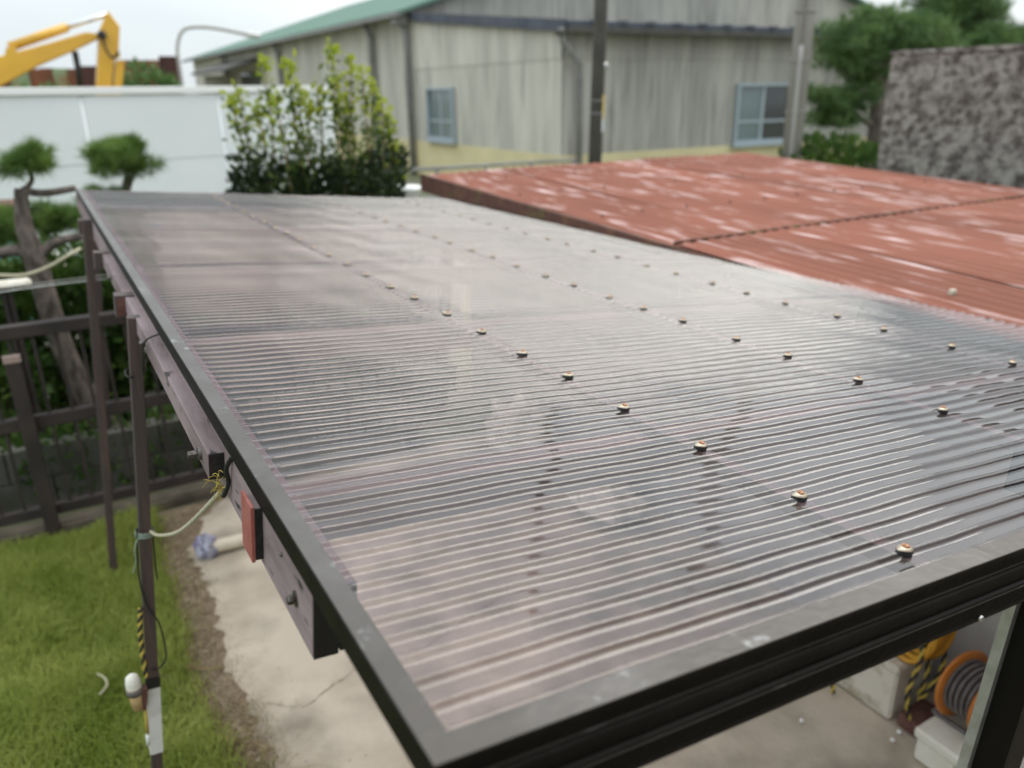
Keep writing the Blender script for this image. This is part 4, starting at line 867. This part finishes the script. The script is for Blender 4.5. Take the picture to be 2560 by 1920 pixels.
# far hill at the right
t = MB(); hx = np.linspace(-60, 190, 60); vs = []
for x in hx:
    hh = 6 + 6 * math.sin(x * .03 + .2) + 2.2 * math.sin(x * .11) + random.uniform(-.4, .4)
    if x < 60: hh *= max(0.0, (x - 20) / 40) if x > 20 else 0
    vs += [(x, 150, 0), (x, 150, max(hh, .05)), (x, 190, 0)]
t.add(vs, [(3 * i, 3 * i + 3, 3 * i + 4, 3 * i + 1) for i in range(59)] + [(3 * i + 1, 3 * i + 4, 3 * i + 5, 3 * i + 2) for i in range(59)]); t.build('hill', M['hill'], kind='structure')

# ================================================================== GARDEN FENCE (brown)
gf = thing('garden_fence', (-.3, 4.5, 0), 'dark brown metal garden fence with thin upright bars on a kerb', 'fence')
FY = 4.50
MB().box((-3.5, FY - .05, -.01), (1.9, FY + .07, .045)).build('kerb', M['kerb'], gf, bevel=.006)
for z0, z1, dy in ((1.085, 1.15, .03), (.60, .67, .02), (.10, .16, .02)): MB().box((-3.5, FY - dy, z0), (1.9, FY + dy, z1)).build('rail', M['fence'], gf, bevel=.004)
for x in (-2.35, -1.3, -.275, .775, 1.8): MB().box((x - .035, FY - .07, 0), (x + .035, FY - .031, 1.0)).build('post', M['fence'], gf, bevel=.003); 
for x in (-.275,): MB().box((x - .038, FY - .074, .98), (x + .038, FY - .03, 1.01)).build('post_cap', M['wood_top'], gf)
for k in range(46):
    x = -2.9 + k * .105; b_o = MB().box((x - .008, FY - .012, .1605), (x + .008, FY + .004, .5995)).box((x - .008, FY - .012, .6705), (x + .008, FY + .004, 1.0845)).build('baluster', M['fence'], gf)
bw = thing('block_wall', (-.3, 4.85, 0), 'low weathered grey block wall standing behind the brown fence', 'wall')
for r0 in range(2):
    for k in range(13):
        x = -3 + k * .395 + (.19 if r0 else 0); MB().box((x, 4.80, r0 * .192), (x + .388, 4.92, r0 * .192 + .186)).build('block', M['block'], bw, bevel=.004)
# wires and hose between the fence and the pine
for (pts, r, mt, lb) in (([A(-120, 750, 3.9), A(100, 716, 3.9), A(305, 693, 3.9)], .003, 'alu', 'upper thin washing line strung past the leaning pine to the carport'),
                         ([A(-120, 738, 4.3), A(100, 708, 4.3), A(300, 683, 4.3)], .003, 'pole_l', 'slack grey washing line strung behind the wire to the carport')):
    MB().tube(smooth_path(pts, 16), r, 6).build('washing_line', M[mt], None, True, label=lb, cat='washing line')
MB().tube(smooth_path([A(-80, 680, 5.1), A(0, 688, 5.1), A(60, 688, 5.1), A(120, 668, 5.1), A(172, 638, 5.1), A(200, 622, 5.2)], 24), .010, 8).build('garden_hose', M['rope_w'], None, True, label='cream hose drooping from the pine branch above the fence', cat='hose')
# pale sheet, drums and pipes behind the pine
def pxbox(name, u0, v0, u1, v1, y, dep, mt, label, cat, bev=.01):
    a, b = at_y(u0, v1, y), at_y(u1, v0, y); o = thing(name, ((a[0] + b[0]) / 2, y, 0), label, cat); return a, b, o
a, b, o = pxbox('white_awning', 165, 585, 275, 690, 7.4, .5, 'white', 'pale corrugated plastic panel leaning behind the pine trunk', 'panel')
corr('sheet', (a[0], 7.4), (b[0], 7.6), .0, b[2], (0, -1), M['white'], o, .06, .012)
a, b, o = pxbox('plastic_drum', 100, 640, 132, 720, 6.9, .2, 'styro_d', 'cream plastic drum standing behind the pine trunk', 'drum')
MB().ring([(.0001, 0), (.13, 0), (.14, .05), (.14, b[2] - .06), (.12, b[2]), (.0001, b[2] + .01)], ((a[0] + b[0]) / 2, 6.95, 0), (0, 0, 1), 20).build('body', M['styro_d'], o, True)
q = at_z(40, 705, 1.1); pt = thing('planter_trough', (-.34, 5.0, 0), 'long white planter trough on a post by the pine', 'planter')
a, b = at_y(-60, 718, 4.95), at_y(78, 702, 4.95)
MB().box((a[0], 4.90, a[2] - .02), (b[0], 5.02, b[2] + .01)).build('trough', M['styro_d'], pt, bevel=.015); MB().box((a[0] + .1, 4.945, 0), (a[0] + .13, 4.975, a[2] - .021)).build('support', M['fence'], pt); MB().box((b[0] - .13, 4.945, 0), (b[0] - .1, 4.975, a[2] - .021)).build('support', M['fence'], pt)
a, b = at_y(-40, 530, 8.0), at_y(40, 503, 8.0)
tb = thing('water_tank', (a[0] + .2, 8, 0), 'teal tank with a brown lid beside the white fence', 'tank')
MB().box((a[0] - .5, 7.8, 0), (b[0], 8.2, b[2] - .09)).build('body', M['teal'], tb, bevel=.02); MB().box((a[0] - .52, 7.78, b[2] - .0895), (b[0] + .02, 8.22, b[2])).build('lid', M['brick'], tb, bevel=.01)
# white tubs and sacks between shrub and shed
q = at_y(1012, 500, 6.9); tb = thing('plastic_tub', (q[0], 6.9, 0), 'stack of white plastic tubs beside the tall shrub', 'tubs')
for z0, z1, rr_ in ((0, .45, .2), (.451, .9, .18), (.901, q[2] - .12, .16), (q[2] - .119, q[2] + .12, .15)): MB().ring([(.0001, z0), (rr_ * .85, z0), (rr_, z1 - .03), (rr_ * 1.08, z1 - .03), (rr_ * 1.08, z1), (.0001, z1)], (q[0], 6.9, 0), (0, 0, 1), 20).build('tub', M['white2'], tb, True)
q = at_y(1075, 508, 6.2); bm = bmesh.new(); bmesh.ops.create_icosphere(bm, subdivisions=3, radius=1)
for vv in bm.verts: n_ = 1 + .12 * math.sin(vv.co.x * 5 + vv.co.y * 3); vv.co = Vector((q[0] + vv.co.x * .22 * n_, 6.2 + vv.co.y * .3 * n_, max(0, (vv.co.z * .72 + .72) * (q[2] + .03) / 1.44)))
me = bpy.data.meshes.new('white_sack'); bm.to_mesh(me); bm.free(); me.shade_smooth(); link('white_sack', me, M['white2'], label='bulging white sack standing at the red shed corner', cat='sack')

# ================================================================== HOUSE BEHIND THE VIEWPOINT (unseen, added to shade the near side)
hw = thing('house', (3.2, -1.0, 0), 'unseen brown clapboard house wall added to shade the near end of the carport', 'house')
M['clap'] = mat('brown_clapboard', (.14, .11, .09), .8, 0, (.11, .085, .07), 4)
for k in range(15): MB().box((-.3, -1.04, k * .22), (7.0, -.92 + .008 * (k % 2), k * .22 + .219)).build('clapboard', M['clap'], hw)
MB().box((-.5, -2.2, 3.31), (7.3, -.85, 3.42)).build('eave', M['clap'], hw)
